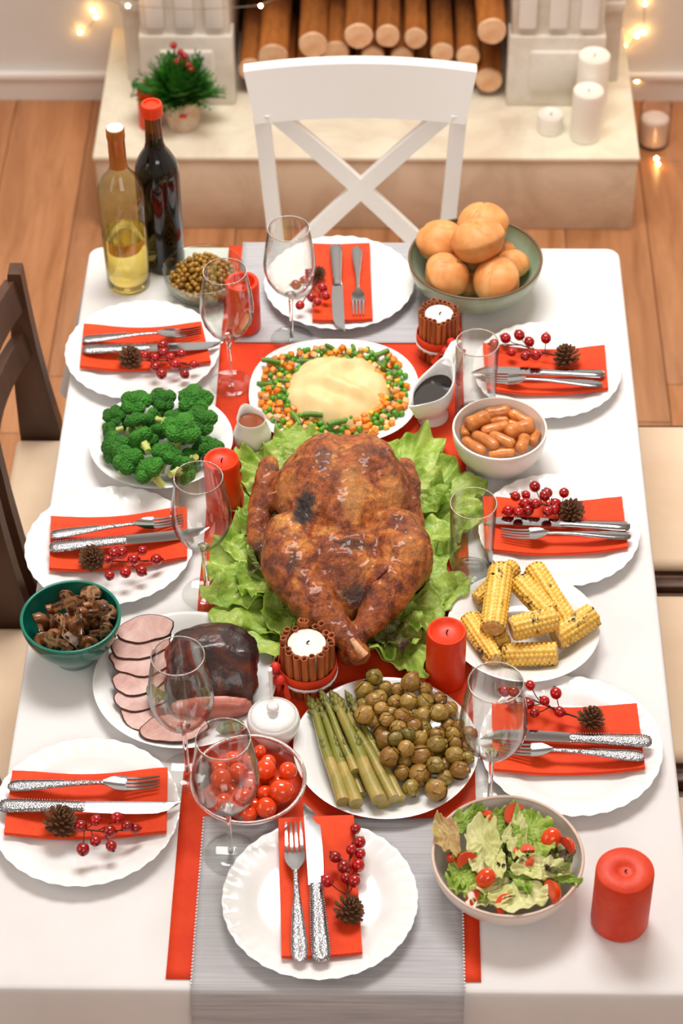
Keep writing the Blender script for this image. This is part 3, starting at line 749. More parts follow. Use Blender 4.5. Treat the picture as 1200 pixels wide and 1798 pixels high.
# ------------------------------------------------------------------ candles on the table
for (px, py, r, h, l, m, kw) in [
    (429, 574, .0285, .098, 'red pillar candle behind the wine glass by the glass pea bowl', 'wax_red', dict(rim=.7, dish=.02)),
    (394, 893, .0275, .105, 'red pillar candle between the broccoli plate and the lettuce', 'wax_red', dict(rim=.8, dish=.006)),
    (782, 1194, .0285, .104, 'red pillar candle between the corn plate and the lettuce', 'wax_red', dict(rim=.8, dish=.006)),
    (1088, 1616, .0378, .108, 'wide red pillar candle beside the salad bowl', 'wax_red_dull', dict(rim=.34, dish=.004, wickh=.004))]:
    candle('pillar_candle', l, T(px, py, .0057 if px == 429 else .0015), r, h, M[m], 'red pillar candles', seed=px, **kw)
def cinnamon_candle(label, base, r, h, seed, ang):
    random.seed(seed)
    o = thing('cinnamon_candle', label, 'candle', base, 0, 'cinnamon stick candles')
    ri = r*.72
    G().lathe([(0, 0), (ri, 0), (ri, h*.93), (ri*.97, h*.95), (ri*.9, h*.945), (ri*.86, h*.935), (0, h*.93)], 36).build('wax_body', M['wax_white'], o)
    G().tube([(0, 0, h*.92), (.001, 0, h*.97), (.004, .001, h*.985)], .0012, 6).build('wick', M['wick'], o)
    n = 20
    for k in range(n):
        a = 2*PI*k/n+random.uniform(-.03, .03); hh = h*random.uniform(.97, 1.06); rr = r*.158*random.uniform(.92, 1.1)
        # rolled quill: a spiral strip extruded upwards
        prof = []
        for i in range(15):
            t = i/14; th = t*2*PI*1.45; q = rr*(1-.42*t); prof.append((q*math.cos(th), q*math.sin(th)))
        inner = [(x*.80, y*.80) for x, y in prof][::-1]; loop = prof+inner
        rs = [[(x, y, 0) for x, y in loop], [(x, y, hh*.5) for x, y in loop], [(x, y, hh) for x, y in loop]]
        g = G().rings(rs); m_ = len(loop)
        for e, fl_ in ((2*m_, False), (0, True)):
            for i in range(14):
                q = (e+i, e+i+1, e+m_-2-i, e+m_-1-i); g.f.append(q if not fl_ else q[::-1])
        s = g.build('cinnamon_stick', M['cinnamon'], o, ang=40); s.location = ((ri+rr*.98)*math.cos(a), (ri+rr*.98)*math.sin(a), 0); s.rotation_euler = (random.uniform(-.03, .03), random.uniform(-.03, .03), random.uniform(0, 6))
    R2 = ri+r*.158*2.15
    def band(z0, z1, rr, nm, m, wav=0):
        g = G(); ring = lambda q, z, f: [((q+wav*abs(math.sin(16*2*PI*j/72)))*math.cos(2*PI*j/72), (q+wav*abs(math.sin(16*2*PI*j/72)))*math.sin(2*PI*j/72), z+f*.0015*math.sin(2*PI*j/72*20)) for j in range(72)]
        g.rings([ring(rr, z0, 1 if wav else 0), ring(rr+.0008, (z0+z1)/2, 0), ring(rr, z1, 0)]); q = g.build(nm, m, o, ang=80); solid(q, .0008); return q
    band(h*.30, h*.52, R2+.0006, 'ribbon', M['red_cloth']); band(h*.27, h*.34, R2+.0016, 'lace_trim', M['cloth'], .0006)
    c, s = math.cos(ang), math.sin(ang)
    for k, (dt, dz) in enumerate(((0, .62), (.28, .46), (-.22, .44), (.05, .33))):
        q = ang+dt; G().ball(((R2+.008)*math.cos(q), (R2+.008)*math.sin(q), h*dz), .0078, 12, 8).build('berry', M['berry_matt'], o)
    for k in range(4):
        q = ang-.3+.2*k; p = Vector((math.cos(q), math.sin(q), 0)); t_ = Vector((-math.sin(q), math.cos(q), 0))
        G().add([p*R2+Vector((0, 0, h*.42)), p*(R2+.012)+t_*.006*(k-1.5)+Vector((0, 0, h*.30)), p*(R2+.012)+t_*.010*(k-1.5)+Vector((0, 0, h*.1)), p*(R2+.008)+t_*.014*(k-1.5)+Vector((0, 0, h*.22))], [(0, 1, 2, 3)]).build('bow_tail', M['red_cloth'], o)
    return o
M['berry_matt'] = mat('berry_matt', (216, 52, 34), .5, rnd=.1)
cinnamon_candle('white candle wrapped in cinnamon sticks beside the bread bowl', T(770, 618, .0058), .0335, .086, 4, -1.1)
cinnamon_candle('white candle wrapped in cinnamon sticks at the feet of the turkey', T(541, 1198, .0015), .0385, .088, 5, math.radians(205))
# ------------------------------------------------------------------ contact helpers: nothing in a heap passes through its neighbour or its dish
def dish_push(c, rad, dish):
    (cx, cy), z0, prof = dish
    dx, dy = c.x-cx, c.y-cy; rho = math.hypot(dx, dy) or 1e-6; z = c.z-z0; best = None
    for (r0, h0), (r1, h1) in zip(prof[:-1], prof[1:]):
        ex, ez = r1-r0, h1-h0; L2 = ex*ex+ez*ez or 1e-12
        t = min(1, max(0, ((rho-r0)*ex+(z-h0)*ez)/L2)); qx, qz = r0+ex*t, h0+ez*t; d = math.hypot(rho-qx, z-qz)
        if best is None or d < best[0]-1e-9:
            side = ex*(z-qz)-ez*(rho-qx); best = (d, qx, qz, side, ex/math.sqrt(L2), ez/math.sqrt(L2))
    d, qx, qz, side, ex, ez = best
    if side >= 0 and d >= rad: return c
    if side >= 0 and d > 1e-6: nx, nz = (rho-qx)/d, (z-qz)/d; k = rad-d
    else: nx, nz = -ez, ex; k = rad+d
    rho2 = rho+nx*k; return Vector((cx+dx/rho*rho2, cy+dy/rho*rho2, c.z+nz*k))
def seg_near(a, b, c, d):
    u, v, w = b-a, d-c, a-c; A, B, C_, D, E_ = u.dot(u), u.dot(v), v.dot(v), u.dot(w), v.dot(w); den = A*C_-B*B
    s = min(1, max(0, (B*E_-C_*D)/den)) if den > 1e-12 else .5
    t = min(1, max(0, (B*s+E_)/C_)) if C_ > 1e-12 else 0
    s = min(1, max(0, (B*t-D)/A)) if A > 1e-12 else 0
    return s, t
def relax(items, dish=None, iters=60, soft=1.0, lift=.35):
    """items: [p, q, rp, rq] capsules (p == q for balls). Pushes them out of each other and out of the dish."""
    n = len(items); LEN = [(it[1]-it[0]).length for it in items]
    def keep_length():
        for it, L0 in zip(items, LEN):
            if L0 > 1e-6: m_ = (it[0]+it[1])/2; u_ = (it[1]-it[0]).normalized()*L0/2; it[0], it[1] = m_-u_, m_+u_
    for _ in range(iters):
        for i in range(n):
            for j in range(i+1, n):
                A, B = items[i], items[j]
                if (A[0]+A[1]-B[0]-B[1]).length*.5 > ((A[0]-A[1]).length+(B[0]-B[1]).length)*.5+A[2]+B[2]+.01: continue
                s, t = seg_near(A[0], A[1], B[0], B[1]); pa, pb_ = A[0].lerp(A[1], s), B[0].lerp(B[1], t)
                need = soft*(A[2]+(A[3]-A[2])*s+B[2]+(B[3]-B[2])*t); d = pa-pb_; L_ = d.length
                if L_ >= need: continue
                nrm = d/L_ if L_ > 1e-5 else Vector((0, 0, 1)); k = (need-L_)*.5
                for it, sg, w in ((A, 1, s), (B, -1, t)):
                    if it[0] == it[1]: it[0] = it[1] = it[0]+nrm*k*sg
                    else: it[0] = it[0]+nrm*k*sg*min(1, 2*(1-w)); it[1] = it[1]+nrm*k*sg*min(1, 2*w)
        if dish:
            for it in items:
                if it[0] == it[1]: it[0] = it[1] = dish_push(it[0], it[2]*.98, dish); continue
                for f in (0, .25, .5, .75, 1):
                    c_ = it[0].lerp(it[1], f); m_ = dish_push(c_, it[2]+(it[3]-it[2])*f, dish)-c_
                    if m_.length > 1e-7: it[0] = it[0]+m_*min(1, 2*(1-f)); it[1] = it[1]+m_*min(1, 2*f)
        keep_length()
    return items
DISH = {}
# ------------------------------------------------------------------ serving dishes
def round_plate(name, label, c, r, m=None, h=.02, sup=2.0, n=72, z=.0016, group=None, ax=(1, 1), deep=False):
    def fn(rr, zz, a):
        if sup == 2: return rr, zz
        k = (abs(math.cos(a))**sup+abs(math.sin(a))**sup)**(-1/sup); t = min(1, rr/r); return rr*(1+(k-1)*t*.9)*(.985 if sup > 2 else 1), zz
    pr = [(0, .005), (r*.4, .005), (r*.68, .0055), (r*.78, .0085), (r*.88, h*.75), (r*.97, h*.97), (r*.995, h), (r, h*.985), (r*.985, h*.9), (r*.86, h*.55), (r*.7, .003), (r*.62, .0003), (r*.58, .0003), (r*.56, .002), (0, .002)]
    top = 7
    if deep: pr = [(0, .006), (r*.4, .006), (r*.55, .0062), (r*.62, .010), (r*.71, .0195), (r*.82, .0252), (r*.93, .0283), (r*.995, h), (r, h*.985), (r*.985, h*.94), (r*.92, .0262), (r*.81, .0225), (r*.72, .0175), (r*.62, .005), (r*.58, .0003), (r*.54, .0003), (r*.52, .002), (0, .002)]; top = 8
    DISH[label] = ((c.x, c.y), TZ+z, pr[:top]+[(r*1.6, pr[top-1][1])])
    o = G().lathe(pr, n, fn=fn).build(name, m or M['china'], ang=80); o.location = (c.x, c.y, TZ+z); o.scale = (ax[0], ax[1], 1)
    return tag(o, label, 'plate', group)
def bowl(name, label, c, r, h, rb, m, th=.004, z=.0016, rim=None, foot=True, cat='bowl', curve=.55, n=64):
    o = thing(name, label, cat, (c.x, c.y, TZ+z))
    out = []; inn = []
    for i in range(12):
        t = i/11; rr = rb+(r-rb)*math.sin(t*PI/2)**(curve*1.5); out.append((rr, .003+(h-.003)*t**1.25))
    for i in range(12):
        t = 1-i/11; rr = max(.2*rb, rb-th*.6+(r-rb)*math.sin(t*PI/2)**(curve*1.5)-th*.4); inn.append((rr, .003+th+(h-.003-th)*t**1.25))
    pr = [(0, .0015), (rb*.8, .0015), (rb*.86, 0), (rb*.96, 0), (rb, .0015)]+out[1:]+[(r-th*.2, h+th*.25), (r-th*.8, h+th*.25)]+inn[1:]+[(0, .003+th)]
    G().lathe(pr, n).build('bowl_wall', m, o, ang=70)
    DISH[name] = ((c.x, c.y), TZ+z, [(0, .003+th)]+inn[1:][::-1]+[(r-th*.8, h+th*.25), (r, h+th*.3), (r*1.05, h*.6)])
    if rim:
        g = G(); n_ = 64; g.rings([[((r-th*.5+th*.62*math.cos(2*PI*k/8))*math.cos(2*PI*j/n_), (r-th*.5+th*.62*math.cos(2*PI*k/8))*math.sin(2*PI*j/n_), h+th*.05+th*.5*math.sin(2*PI*k/8)) for k in range(8)] for j in range(n_)]+[[((r-th*.5+th*.62*math.cos(2*PI*k/8)), 0, h+th*.05+th*.5*math.sin(2*PI*k/8)) for k in range(8)]])
        g.build('rim', rim, o, ang=80)
    return o
def W3(lst, s, ox, oy): return [tuple([a*s+ox if i == 0 else a*s+oy if i == 1 else a for i, a in enumerate(t)]) for t in lst]

# ---- turkey on lettuce on a dark tray
TC = T(606, 985)
tray = thing('serving_tray', 'black oval tray under the lettuce and the roast turkey', 'tray', (TC.x, TC.y, TZ+.0022))
def ov(r, z, a): return r, z
tm = G().lathe([(0, .001), (.15, .001), (.165, .004), (.18, .010), (.184, .0105), (.1845, .0095), (.168, .002), (.15, 0), (0, 0)], 64).build('tray_body', mat('tray', (26, 24, 24), .3), tray, ang=60)
tm.scale = (.80, 1.08, 1)
M['lettuce'] = mat('lettuce', (124, 162, 46), .36, c2=(184, 204, 102), nscale=26, ndist=.8, lo=.36, hi=.66, bump=.7, bscale=110, sss=.15, sssr=(.5, 1, .2), rnd=.1)
M['lettuce_dark'] = mat('lettuce_dark', (70, 34, 38), .45, c2=(110, 120, 50), nscale=30, bump=.4, bscale=90)
def leaf_mesh(L, W, seed, m, na=140, nr=16, curl=.02, ruf=.018, name='lettuce_leaf'):
    random.seed(seed); ph = [random.uniform(0, 6.28) for _ in range(8)]; k1 = random.choice((5, 6, 7)); k2 = random.choice((11, 13)); k3 = random.choice((16, 19)); g = G()
    def pt(r, f):
        lob = 1+.07*math.sin(3*f+ph[0])+.05*math.sin(k1*f+ph[1])+.03*math.sin(k2*f+ph[2])
        taper = 1-.45*max(0, -math.cos(f))**2
        x = r*W*math.sin(f)*lob*taper; y = .47*L+r*.53*L*math.cos(f)*lob
        e = r**3*(.35+.65*min(1, (1+math.cos(f))*.9))
        z = ruf*e*(.55*math.sin(k1*f+ph[3])+.5*math.sin(k2*f+ph[4]+2*r)+.34*math.sin(k3*f+ph[5]))+curl*e
        p = Vector((x*10+seed*1.7, y*10, seed*.37))
        z += .005*noise.noise(p*2.4)*(.4+r)+.0034*noise.noise(p*6)+.0020*noise.noise(p*13)+.001*noise.noise(p*26)
        x += e*.006*noise.noise(p*4+Vector((5, 0, 0))); y += e*.006*noise.noise(p*4+Vector((0, 9, 0)))
        z += .0035*math.exp(-(x/(.035*W+.0012))**2)*max(0, 1-y/L)
        z += .0012*math.sin((y/L-.55*abs(x)/W)*34)*(1-r*.5)*min(1, abs(x)/(.1*W))
        return (x, y, max(.0012, z+.004))
    rs = [[pt((i+.3)/(nr-.7), 2*PI*j/na) for j in range(na)] for i in range(nr)]
    g.rings(rs, True, False); return g.mesh(name, m, ang=180)
def leaf(label, base, tip, W, seed, h=.004, m='lettuce', curl=.02, ruf=.018, tilt=0, group='lettuce leaves under the turkey', L=None, name='lettuce_leaf', cat='lettuce', na=140):
    b = T(base[0], base[1], h); t = T(tip[0], tip[1], h+.01); d = Vector((t.x-b.x, t.y-b.y)); 
    o = obj(name, leaf_mesh(L or d.length, W, seed, M[m], curl=curl, ruf=ruf, na=na), None, b, (tilt, 0, math.atan2(d.y, d.x)-PI/2)); solid(o, .0008)
    return tag(o, label, cat, group)
def skin_mat():
    m = bpy.data.materials.new('roast_skin'); m.use_nodes = True; nt = m.node_tree; N = nt.nodes; L = nt.links; b = N['Principled BSDF']
    tc = N.new('ShaderNodeTexCoord')
    def nz(s, d=7, dist=.4, ro=.65):
        n = N.new('ShaderNodeTexNoise'); n.inputs['Scale'].default_value = s; n.inputs['Detail'].default_value = d; n.inputs['Distortion'].default_value = dist; n.inputs['Roughness'].default_value = ro; L.new(tc.outputs['Object'], n.inputs['Vector']); return n
    n1 = nz(20, 8, .9, .7); r1 = N.new('ShaderNodeValToRGB'); e = r1.color_ramp.elements
    e[0].position = .32; e[0].color = lin((72, 28, 10)); e[1].position = .68; e[1].color = lin((230, 158, 74))
    for p, c in ((.41, (146, 66, 20)), (.52, (188, 100, 32))): x = e.new(p); x.color = lin(c)
    L.new(n1.outputs['Fac'], r1.inputs[0])
    n2 = nz(70, 4, .2); r2 = N.new('ShaderNodeValToRGB'); e = r2.color_ramp.elements; e[0].position = .32; e[0].color = lin((120, 60, 26)); e[1].position = .55; e[1].color = (1, 1, 1, 1)
    L.new(n2.outputs['Fac'], r2.inputs[0])
    mx = N.new('ShaderNodeMixRGB'); mx.blend_type = 'MULTIPLY'; mx.inputs[0].default_value = .85; L.new(r1.outputs[0], mx.inputs[1]); L.new(r2.outputs[0], mx.inputs[2])
    cur = mx.outputs[0]
    # scorched patches from the oven, plus painted breast highlight and shaded vent
    for (c, rad, k, col) in SCORCH_SHADING:
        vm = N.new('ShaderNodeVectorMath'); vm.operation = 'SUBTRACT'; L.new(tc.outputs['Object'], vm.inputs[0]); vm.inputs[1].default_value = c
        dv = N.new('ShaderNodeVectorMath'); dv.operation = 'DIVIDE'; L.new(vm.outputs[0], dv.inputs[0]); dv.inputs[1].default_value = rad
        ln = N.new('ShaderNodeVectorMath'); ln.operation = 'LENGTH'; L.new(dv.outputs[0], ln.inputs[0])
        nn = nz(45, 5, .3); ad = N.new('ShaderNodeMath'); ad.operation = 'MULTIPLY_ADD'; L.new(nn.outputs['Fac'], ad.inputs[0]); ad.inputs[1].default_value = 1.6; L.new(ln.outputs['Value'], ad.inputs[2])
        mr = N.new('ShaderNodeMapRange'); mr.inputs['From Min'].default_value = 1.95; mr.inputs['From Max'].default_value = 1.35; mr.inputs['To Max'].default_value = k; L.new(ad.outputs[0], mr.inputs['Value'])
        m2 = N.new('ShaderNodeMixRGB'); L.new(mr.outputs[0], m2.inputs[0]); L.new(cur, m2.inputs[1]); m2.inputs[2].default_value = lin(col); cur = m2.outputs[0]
    L.new(cur, b.inputs['Base Color']); b.inputs['Roughness'].default_value = .44; b.inputs['Coat Weight'].default_value = .28; b.inputs['Coat Roughness'].default_value = .07
    nb = nz(190, 5, .6); nb2 = nz(28, 4, .8)
    bp = N.new('ShaderNodeBump'); bp.inputs['Strength'].default_value = 1.0; bp.inputs['Distance'].default_value = .0035; L.new(nb.outputs['Fac'], bp.inputs['Height'])
    bp2 = N.new('ShaderNodeBump'); bp2.inputs['Strength'].default_value = .5; bp2.inputs['Distance'].default_value = .006; L.new(nb2.outputs['Fac'], bp2.inputs['Height']); L.new(bp.outputs[0], bp2.inputs['Normal'])
    L.new(bp2.outputs[0], b.inputs['Normal']); return m
tk = thing('roast_turkey', 'golden brown roast turkey with crossed drumsticks on a bed of lettuce', 'turkey', (TC.x, TC.y, TZ+.006))
K = lambda px, py, h: T(px, py, h+.006)-Vector(tk.location)
tg = G()
def ell(px, py, h, rx, ry, rz, rot=(0, 0, 0)):
    from mathutils import Euler
    c = K(px, py, h); Mx = Matrix.Translation(c) @ Euler(rot).to_matrix().to_4x4(); tg.ball((0, 0, 0), (rx, ry, rz), 28, 20, Mx)
def limb(pts, n=20):
    P_ = [K(a, b, h) for a, b, h, r in pts]; R_ = [p[3] for p in pts]
    Q = []; S = []
    for i in range(len(P_)-1):
        for t in (0, .25, .5, .75): Q.append(P_[i].lerp(P_[i+1], t)); S.append(R_[i]+(R_[i+1]-R_[i])*(t*t*(3-2*t)))
    Q.append(P_[-1]); S.append(R_[-1])
    tg.tube(Q, S, n)
    tg.ball(P_[0], R_[0]*.999, n, 12); tg.ball(P_[-1], R_[-1]*.999, n, 12)
ell(603, 868, .080, .104, .108, .074)
ell(574, 855, .088, .062, .092, .066, (.12, -.25, 0)); ell(638, 855, .088, .062, .092, .066, (.12, .25, 0))
ell(606, 885, .094, .045, .105, .062, (.1, 0, 0))
ell(606, 985, .062, .085, .085, .056)
ell(610, 1040, .05, .05, .05, .042)
limb([(512, 948, .082, .043), (512, 990, .078, .047), (548, 1052, .070, .036), (598, 1108, .063, .021), (622, 1134, .060, .0155), (630, 1148, .056, .0175)])
limb([(698, 940, .085, .041), (708, 975, .080, .046), (684, 1035, .072, .037), (648, 1092, .062, .021), (626, 1122, .052, .015), (614, 1148, .040, .0175)])
ell(505, 1000, .04, .035, .05, .035); ell(718, 990, .04, .035, .05, .035)
limb([(474, 815, .066, .0150), (466, 850, .060, .0190), (457, 900, .046, .0185), (454, 948, .034, .020), (475, 985, .025, .014)])
limb([(500, 850, .07, .025), (478, 880, .06, .018)])
limb([(712, 820, .080, .0150), (716, 850, .074, .0190), (720, 895, .064, .0190), (728, 940, .045, .018)])
limb([(690, 870, .06, .022), (716, 885, .062, .016)])
me = tg.mesh('turkey_tmp', None); to = bpy.data.objects.new('turkey_tmp', me); COL.objects.link(to)
rm = to.modifiers.new('r', 'REMESH'); rm.mode = 'VOXEL'; rm.voxel_size = .0029
sm = to.modifiers.new('s', 'SMOOTH'); sm.iterations = 5; sm.factor = .5
dg = bpy.context.evaluated_depsgraph_get(); dg.update(); tm_ = bpy.data.meshes.new_from_object(to.evaluated_get(dg)); bpy.data.objects.remove(to)
NR = [v.normal.copy() for v in tm_.vertices]; CO = [v.co.copy() for v in tm_.vertices]; NEW = []
for p, n_ in zip(CO, NR):
    NEW += list(p+n_*(.0028*noise.noise(p*28)+.0024*noise.noise(p*70)+.0013*noise.noise(p*150)-.0012*abs(noise.noise(Vector((p.x*60, p.y*22, p.z*40))))))
tm_.vertices.foreach_set('co', NEW); tm_.update()
from mathutils.bvhtree import BVHTree
bvh = BVHTree.FromPolygons([Vector(NEW[i:i+3]) for i in range(0, len(NEW), 3)], [tuple(p.vertices) for p in tm_.polygons])
def hit(px, py):
    h_ = bvh.ray_cast(CAM-Vector(tk.location), ray(px, py).normalized())[0]; return h_ if h_ else K(px, py, .08)
SCORCH_SHADING = [(tuple(hit(x, y)), rd, k_, c_) for x, y, rd, k_, c_ in ((537, 890, (.019, .030, .03), .95, (20, 18, 22)), (528, 912, (.016, .014, .02), .95, (24, 20, 22)), (570, 800, (.017, .028, .03), .8, (84, 44, 40)), (590, 835, (.012, .03, .03), .6, (104, 52, 36)), (618, 953, (.030, .012, .02), .8, (52, 24, 14)), (640, 820, (.018, .022, .03), .6, (112, 50, 20)), (650, 790, (.03, .015, .03), .6, (96, 44, 20)),
    (515, 985, (.012, .018, .02), .8, (52, 26, 18)), (625, 1045, (.030, .020, .03), .9, (46, 20, 10)), (456, 965, (.02, .02, .03), .8, (50, 24, 14)), (475, 820, (.014, .012, .03), .7, (70, 30, 14)), (700, 915, (.02, .012, .02), .7, (84, 36, 16)), (600, 1010, (.03, .02, .03), .6, (110, 46, 18)), (612, 1112, (.02, .015, .02), .6, (90, 36, 14)), (480, 990, (.012, .02, .02), .6, (96, 40, 18)), (462, 890, (.016, .06, .05), .7, (122, 52, 22)), (718, 870, (.016, .045, .05), .6, (128, 56, 22)), (595, 1095, (.03, .03, .05), .5, (136, 58, 22)), (655, 1080, (.03, .03, .05), .45, (140, 62, 24)), (622, 865, (.022, .045, .05), .4, (236, 176, 98)), (500, 860, (.02, .03, .04), .4, (226, 150, 70)), (690, 860, (.02, .035, .04), .4, (232, 164, 84)), (725, 960, (.02, .03, .04), .4, (226, 152, 76)))]  # gold breast entry is a painted highlight, dark vent entry painted shade
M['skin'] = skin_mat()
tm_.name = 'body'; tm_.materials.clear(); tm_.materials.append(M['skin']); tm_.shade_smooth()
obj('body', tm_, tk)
M['bone'] = mat('bone', (224, 176, 130), .5, c2=(170, 92, 46), nscale=60)
g = G().tube([K(618, 1122, .078), K(630, 1140, .072), K(640, 1152, .064)], [.004, .006, .0075], 10); g.build('leg_bone', M['bone'], tk)
g = G().tube([hit(652, 1022), hit(666, 1008)+Vector((0, 0, .004)), hit(680, 996)+Vector((0, 0, .002))], [.003, .006, .004], 8, flat=.5); g.build('torn_skin', M['skin'], tk)
g = G().tube([K(700, 862, .075), K(736, 857, .082)], .0011, 5); g.build('skewer', M['bone'], tk)
g = G().tube([K(470, 868, .092), K(492, 862, .095)], .0011, 5); g.build('skewer', M['bone'], tk)

# ---- lettuce: every leaf is draped over the tray, the dish rims and the leaves below it, flattened under the bird and kept clear of what stands beside it
CELL = .004; HM = {}
def cell(x, y): return (int(math.floor(x/CELL)), int(math.floor(y/CELL)))
STAND = [(T(*q), rr) for q, rr in (((394, 893), .031), ((782, 1194), .032), ((541, 1198), .052), ((444, 785), .035), ((827, 1008), .037))]
STAND += [(T(878, 754, .068), .073), (T(363, 1043), .012)]
LOW = [((TC.x, TC.y), lambda x, y: (.0035 if math.hypot((x-TC.x)/.80, (y-TC.y)/1.08) < .15 else .0132) if math.hypot((x-TC.x)/.80, (y-TC.y)/1.08) < .19 else 0)]
for (q, hh, rr) in (((325, 1191), .02, .1325), ((920, 1099), .03, .1115), ((980, 929), .02, .1252), ((678, 1311), .02, .1295), ((587, 686), .02, .150), ((283, 772), .03, .1145), ((363, 1043), .007, .0375)):
    cc_ = T(q[0], q[1], hh if hh > .01 else 0); LOW.append(((cc_.x, cc_.y), lambda x, y, c_=cc_, h_=hh, r_=rr: (h_+.0035) if math.hypot(x-c_.x, y-c_.y) < r_+.010 else 0))
def ground(x, y): return max(f(x, y) for _, f in LOW)
def drape(o):
    me = o.data; Mw = Matrix.Translation(o.location) @ o.rotation_euler.to_matrix().to_4x4(); Mi = Mw.inverted(); tl_ = Vector(tk.location)
    W = [Mw @ v.co for v in me.vertices]; dead = set(); out = []
    for i, p in enumerate(W):
        for c_, rr in STAND:
            d = math.hypot(p.x-c_.x, p.y-c_.y)
            if d < rr*.8: dead.add(i)
            if d < rr: k = rr/max(d, 1e-5); p = Vector((c_.x+(p.x-c_.x)*k, c_.y+(p.y-c_.y)*k, p.z))
        lo_ = max(ground(p.x, p.y), HM.get(cell(p.x, p.y), 0))+.0014
        z = max(p.z-TZ, lo_)
        hit_ = bvh.ray_cast(Vector((p.x, p.y, TZ-.1))-tl_, Vector((0, 0, 1)))[0]
        if hit_:
            zu = hit_.z+tl_.z-TZ-.0022
            if zu < lo_+.0005: dead.add(i); z = max(.001, min(z, zu))
            z = min(z, zu)
        p = Vector((p.x, p.y, TZ+z)); lc, nr_, _, ds = bvh.find_nearest(p-tl_, .02)
        if lc is not None and not hit_ and (p-tl_-lc).dot(nr_) < .005:
            nh = Vector((nr_.x, nr_.y, 0)); nh = nh.normalized() if nh.length > .1 else nh; p = p+nh*(.005-(p-tl_-lc).dot(nr_))
        out.append(p)
    for i, p in enumerate(out):
        if i in dead: continue
        a_, b_ = cell(p.x, p.y)
        for da in (-1, 0, 1):
            for db in (-1, 0, 1): HM[(a_+da, b_+db)] = max(HM.get((a_+da, b_+db), 0), p.z-TZ)
    nm = bpy.data.meshes.new(me.name); keep = [tuple(f.vertices) for f in me.polygons if not any(v in dead for v in f.vertices)]
    ids = sorted({v for f in keep for v in f}); mp = {v: k for k, v in enumerate(ids)}
    nm.from_pydata([tuple(Mi @ out[v]) for v in ids], [], [tuple(mp[v] for v in f) for f in keep]); nm.materials.append(me.materials[0]); nm.shade_smooth(); o.data = nm
LT_L = ['pointing at the sausage bowl', 'beside the gravy boat foot', 'reaching past the sausage bowl towards the tumbler', 'behind the clear tumbler', 'next to the corn plate', 'beside the red candle by the corn', 'at the tips of the drumsticks', 'behind the cinnamon stick candle', 'beside the dark roast joint', 'touching the wine glass foot', 'beside the wing and the wine glass', 'next to the red candle by the broccoli', 'beside the small creamer', 'between the creamer and the mashed potato platter', 'folded beside the drumstick near the corn', 'folded over another leaf below the wing', 'between the roast joint and the drumsticks', 'tucked against the wing by the sausage bowl']
for i, (b_, t_, w, hh) in enumerate([
    ((640, 960), (828, 815), .075, .006), ((640, 900), (758, 768), .058, .006), ((660, 960), (838, 890), .06, .008), ((640, 980), (822, 985), .075, .007), ((640, 1000), (800, 1085), .085, .007), ((640, 1040), (765, 1185), .07, .008),
    ((620, 1050), (690, 1160), .062, .014), ((560, 1020), (470, 1170), .075, .006), ((560, 1000), (395, 1110), .085, .007), ((560, 980), (352, 1045), .07, .01), ((570, 950), (380, 955), .062, .008),
    ((570, 920), (405, 895), .065, .007), ((570, 880), (425, 805), .065, .006), ((580, 850), (478, 765), .055, .008), ((660, 1000), (750, 1120), .055, .018), ((520, 1010), (415, 1030), .05, .018), ((520, 1040), (530, 1150), .05, .012), ((680, 900), (790, 850), .045, .016)]):
    drape(leaf('frilly green lettuce leaf under the turkey '+LT_L[i], b_, t_, w, 20+i, hh, ruf=.015, curl=.016))
drape(leaf('dark purple frilled lettuce tuft between the turkey wing and drumstick', (490, 985), (438, 998), .026, 71, .024, m='lettuce_dark', ruf=.016, curl=.014, group=None))
drape(leaf('dark purple frilled lettuce tuft beside the red candle at the turkey feet', (650, 1100), (716, 1135), .026, 72, .028, m='lettuce_dark', ruf=.014, curl=.012, group=None))

# ---- mashed potato platter
c = T(587, 686, .02)
round_plate('serving_platter', 'square-rounded white platter of mashed potato and mixed vegetables', c, .141, sup=2.4, ax=(1.0, .94))
M['mash'] = mat('mash', (240, 214, 158), .5, c2=(230, 200, 140), nscale=10, bump=.25, bscale=35, sss=.15, sssr=(1, .8, .4))
g = G(); nr = 26; na = 72; cm = T(592, 684, .02)
def mh(x, y):
    r = math.hypot(x/.088, y/.088); b_ = max(0, 1-r**2.4)
    z = .041*b_**.6
    z += b_**.5*(.0065*math.sin(x*60+3.5*math.sin(y*42+1))+.007*noise.noise(Vector((x*24, y*24, 1)))+.003*noise.noise(Vector((x*60, y*60, 5))))
    return z
rs = []
for i in range(1, nr+1):
    ring = []
    for j in range(na):
        a = 2*PI*j/na; q = .088*(1+.07*noise.noise(Vector((math.cos(a)*1.7, math.sin(a)*1.7, 2))))*i/nr; x, y = q*math.cos(a), q*math.sin(a); ring.append((x, y, mh(x, y) if i < nr else 0))
    rs.append(ring)
g.rings(rs, True, False); o = g.build('mashed_potato', M['mash'], ang=80); o.location = (cm.x, cm.y, TZ+.0065); tag(o, 'smooth mound of pale mashed potato ringed by diced vegetables', 'mashed potato')
M['pea'] = mat('pea', (86, 158, 36), .3, rnd=.2, coat=.2); M['carrot'] = mat('carrot', (238, 128, 24), .4, c2=(244, 160, 60), nscale=60, rnd=.12); M['bean'] = mat('bean', (104, 146, 52), .4, c2=(80, 124, 36), nscale=40, rnd=.15); M['pale_veg'] = mat('pale_veg', (242, 186, 128), .4, rnd=.12); M['corn_dice'] = mat('corn_dice', (248, 190, 60), .35, rnd=.1)
PEA = G().ball((0, 0, 0), .0048, 12, 8).mesh('pea', M['pea'])
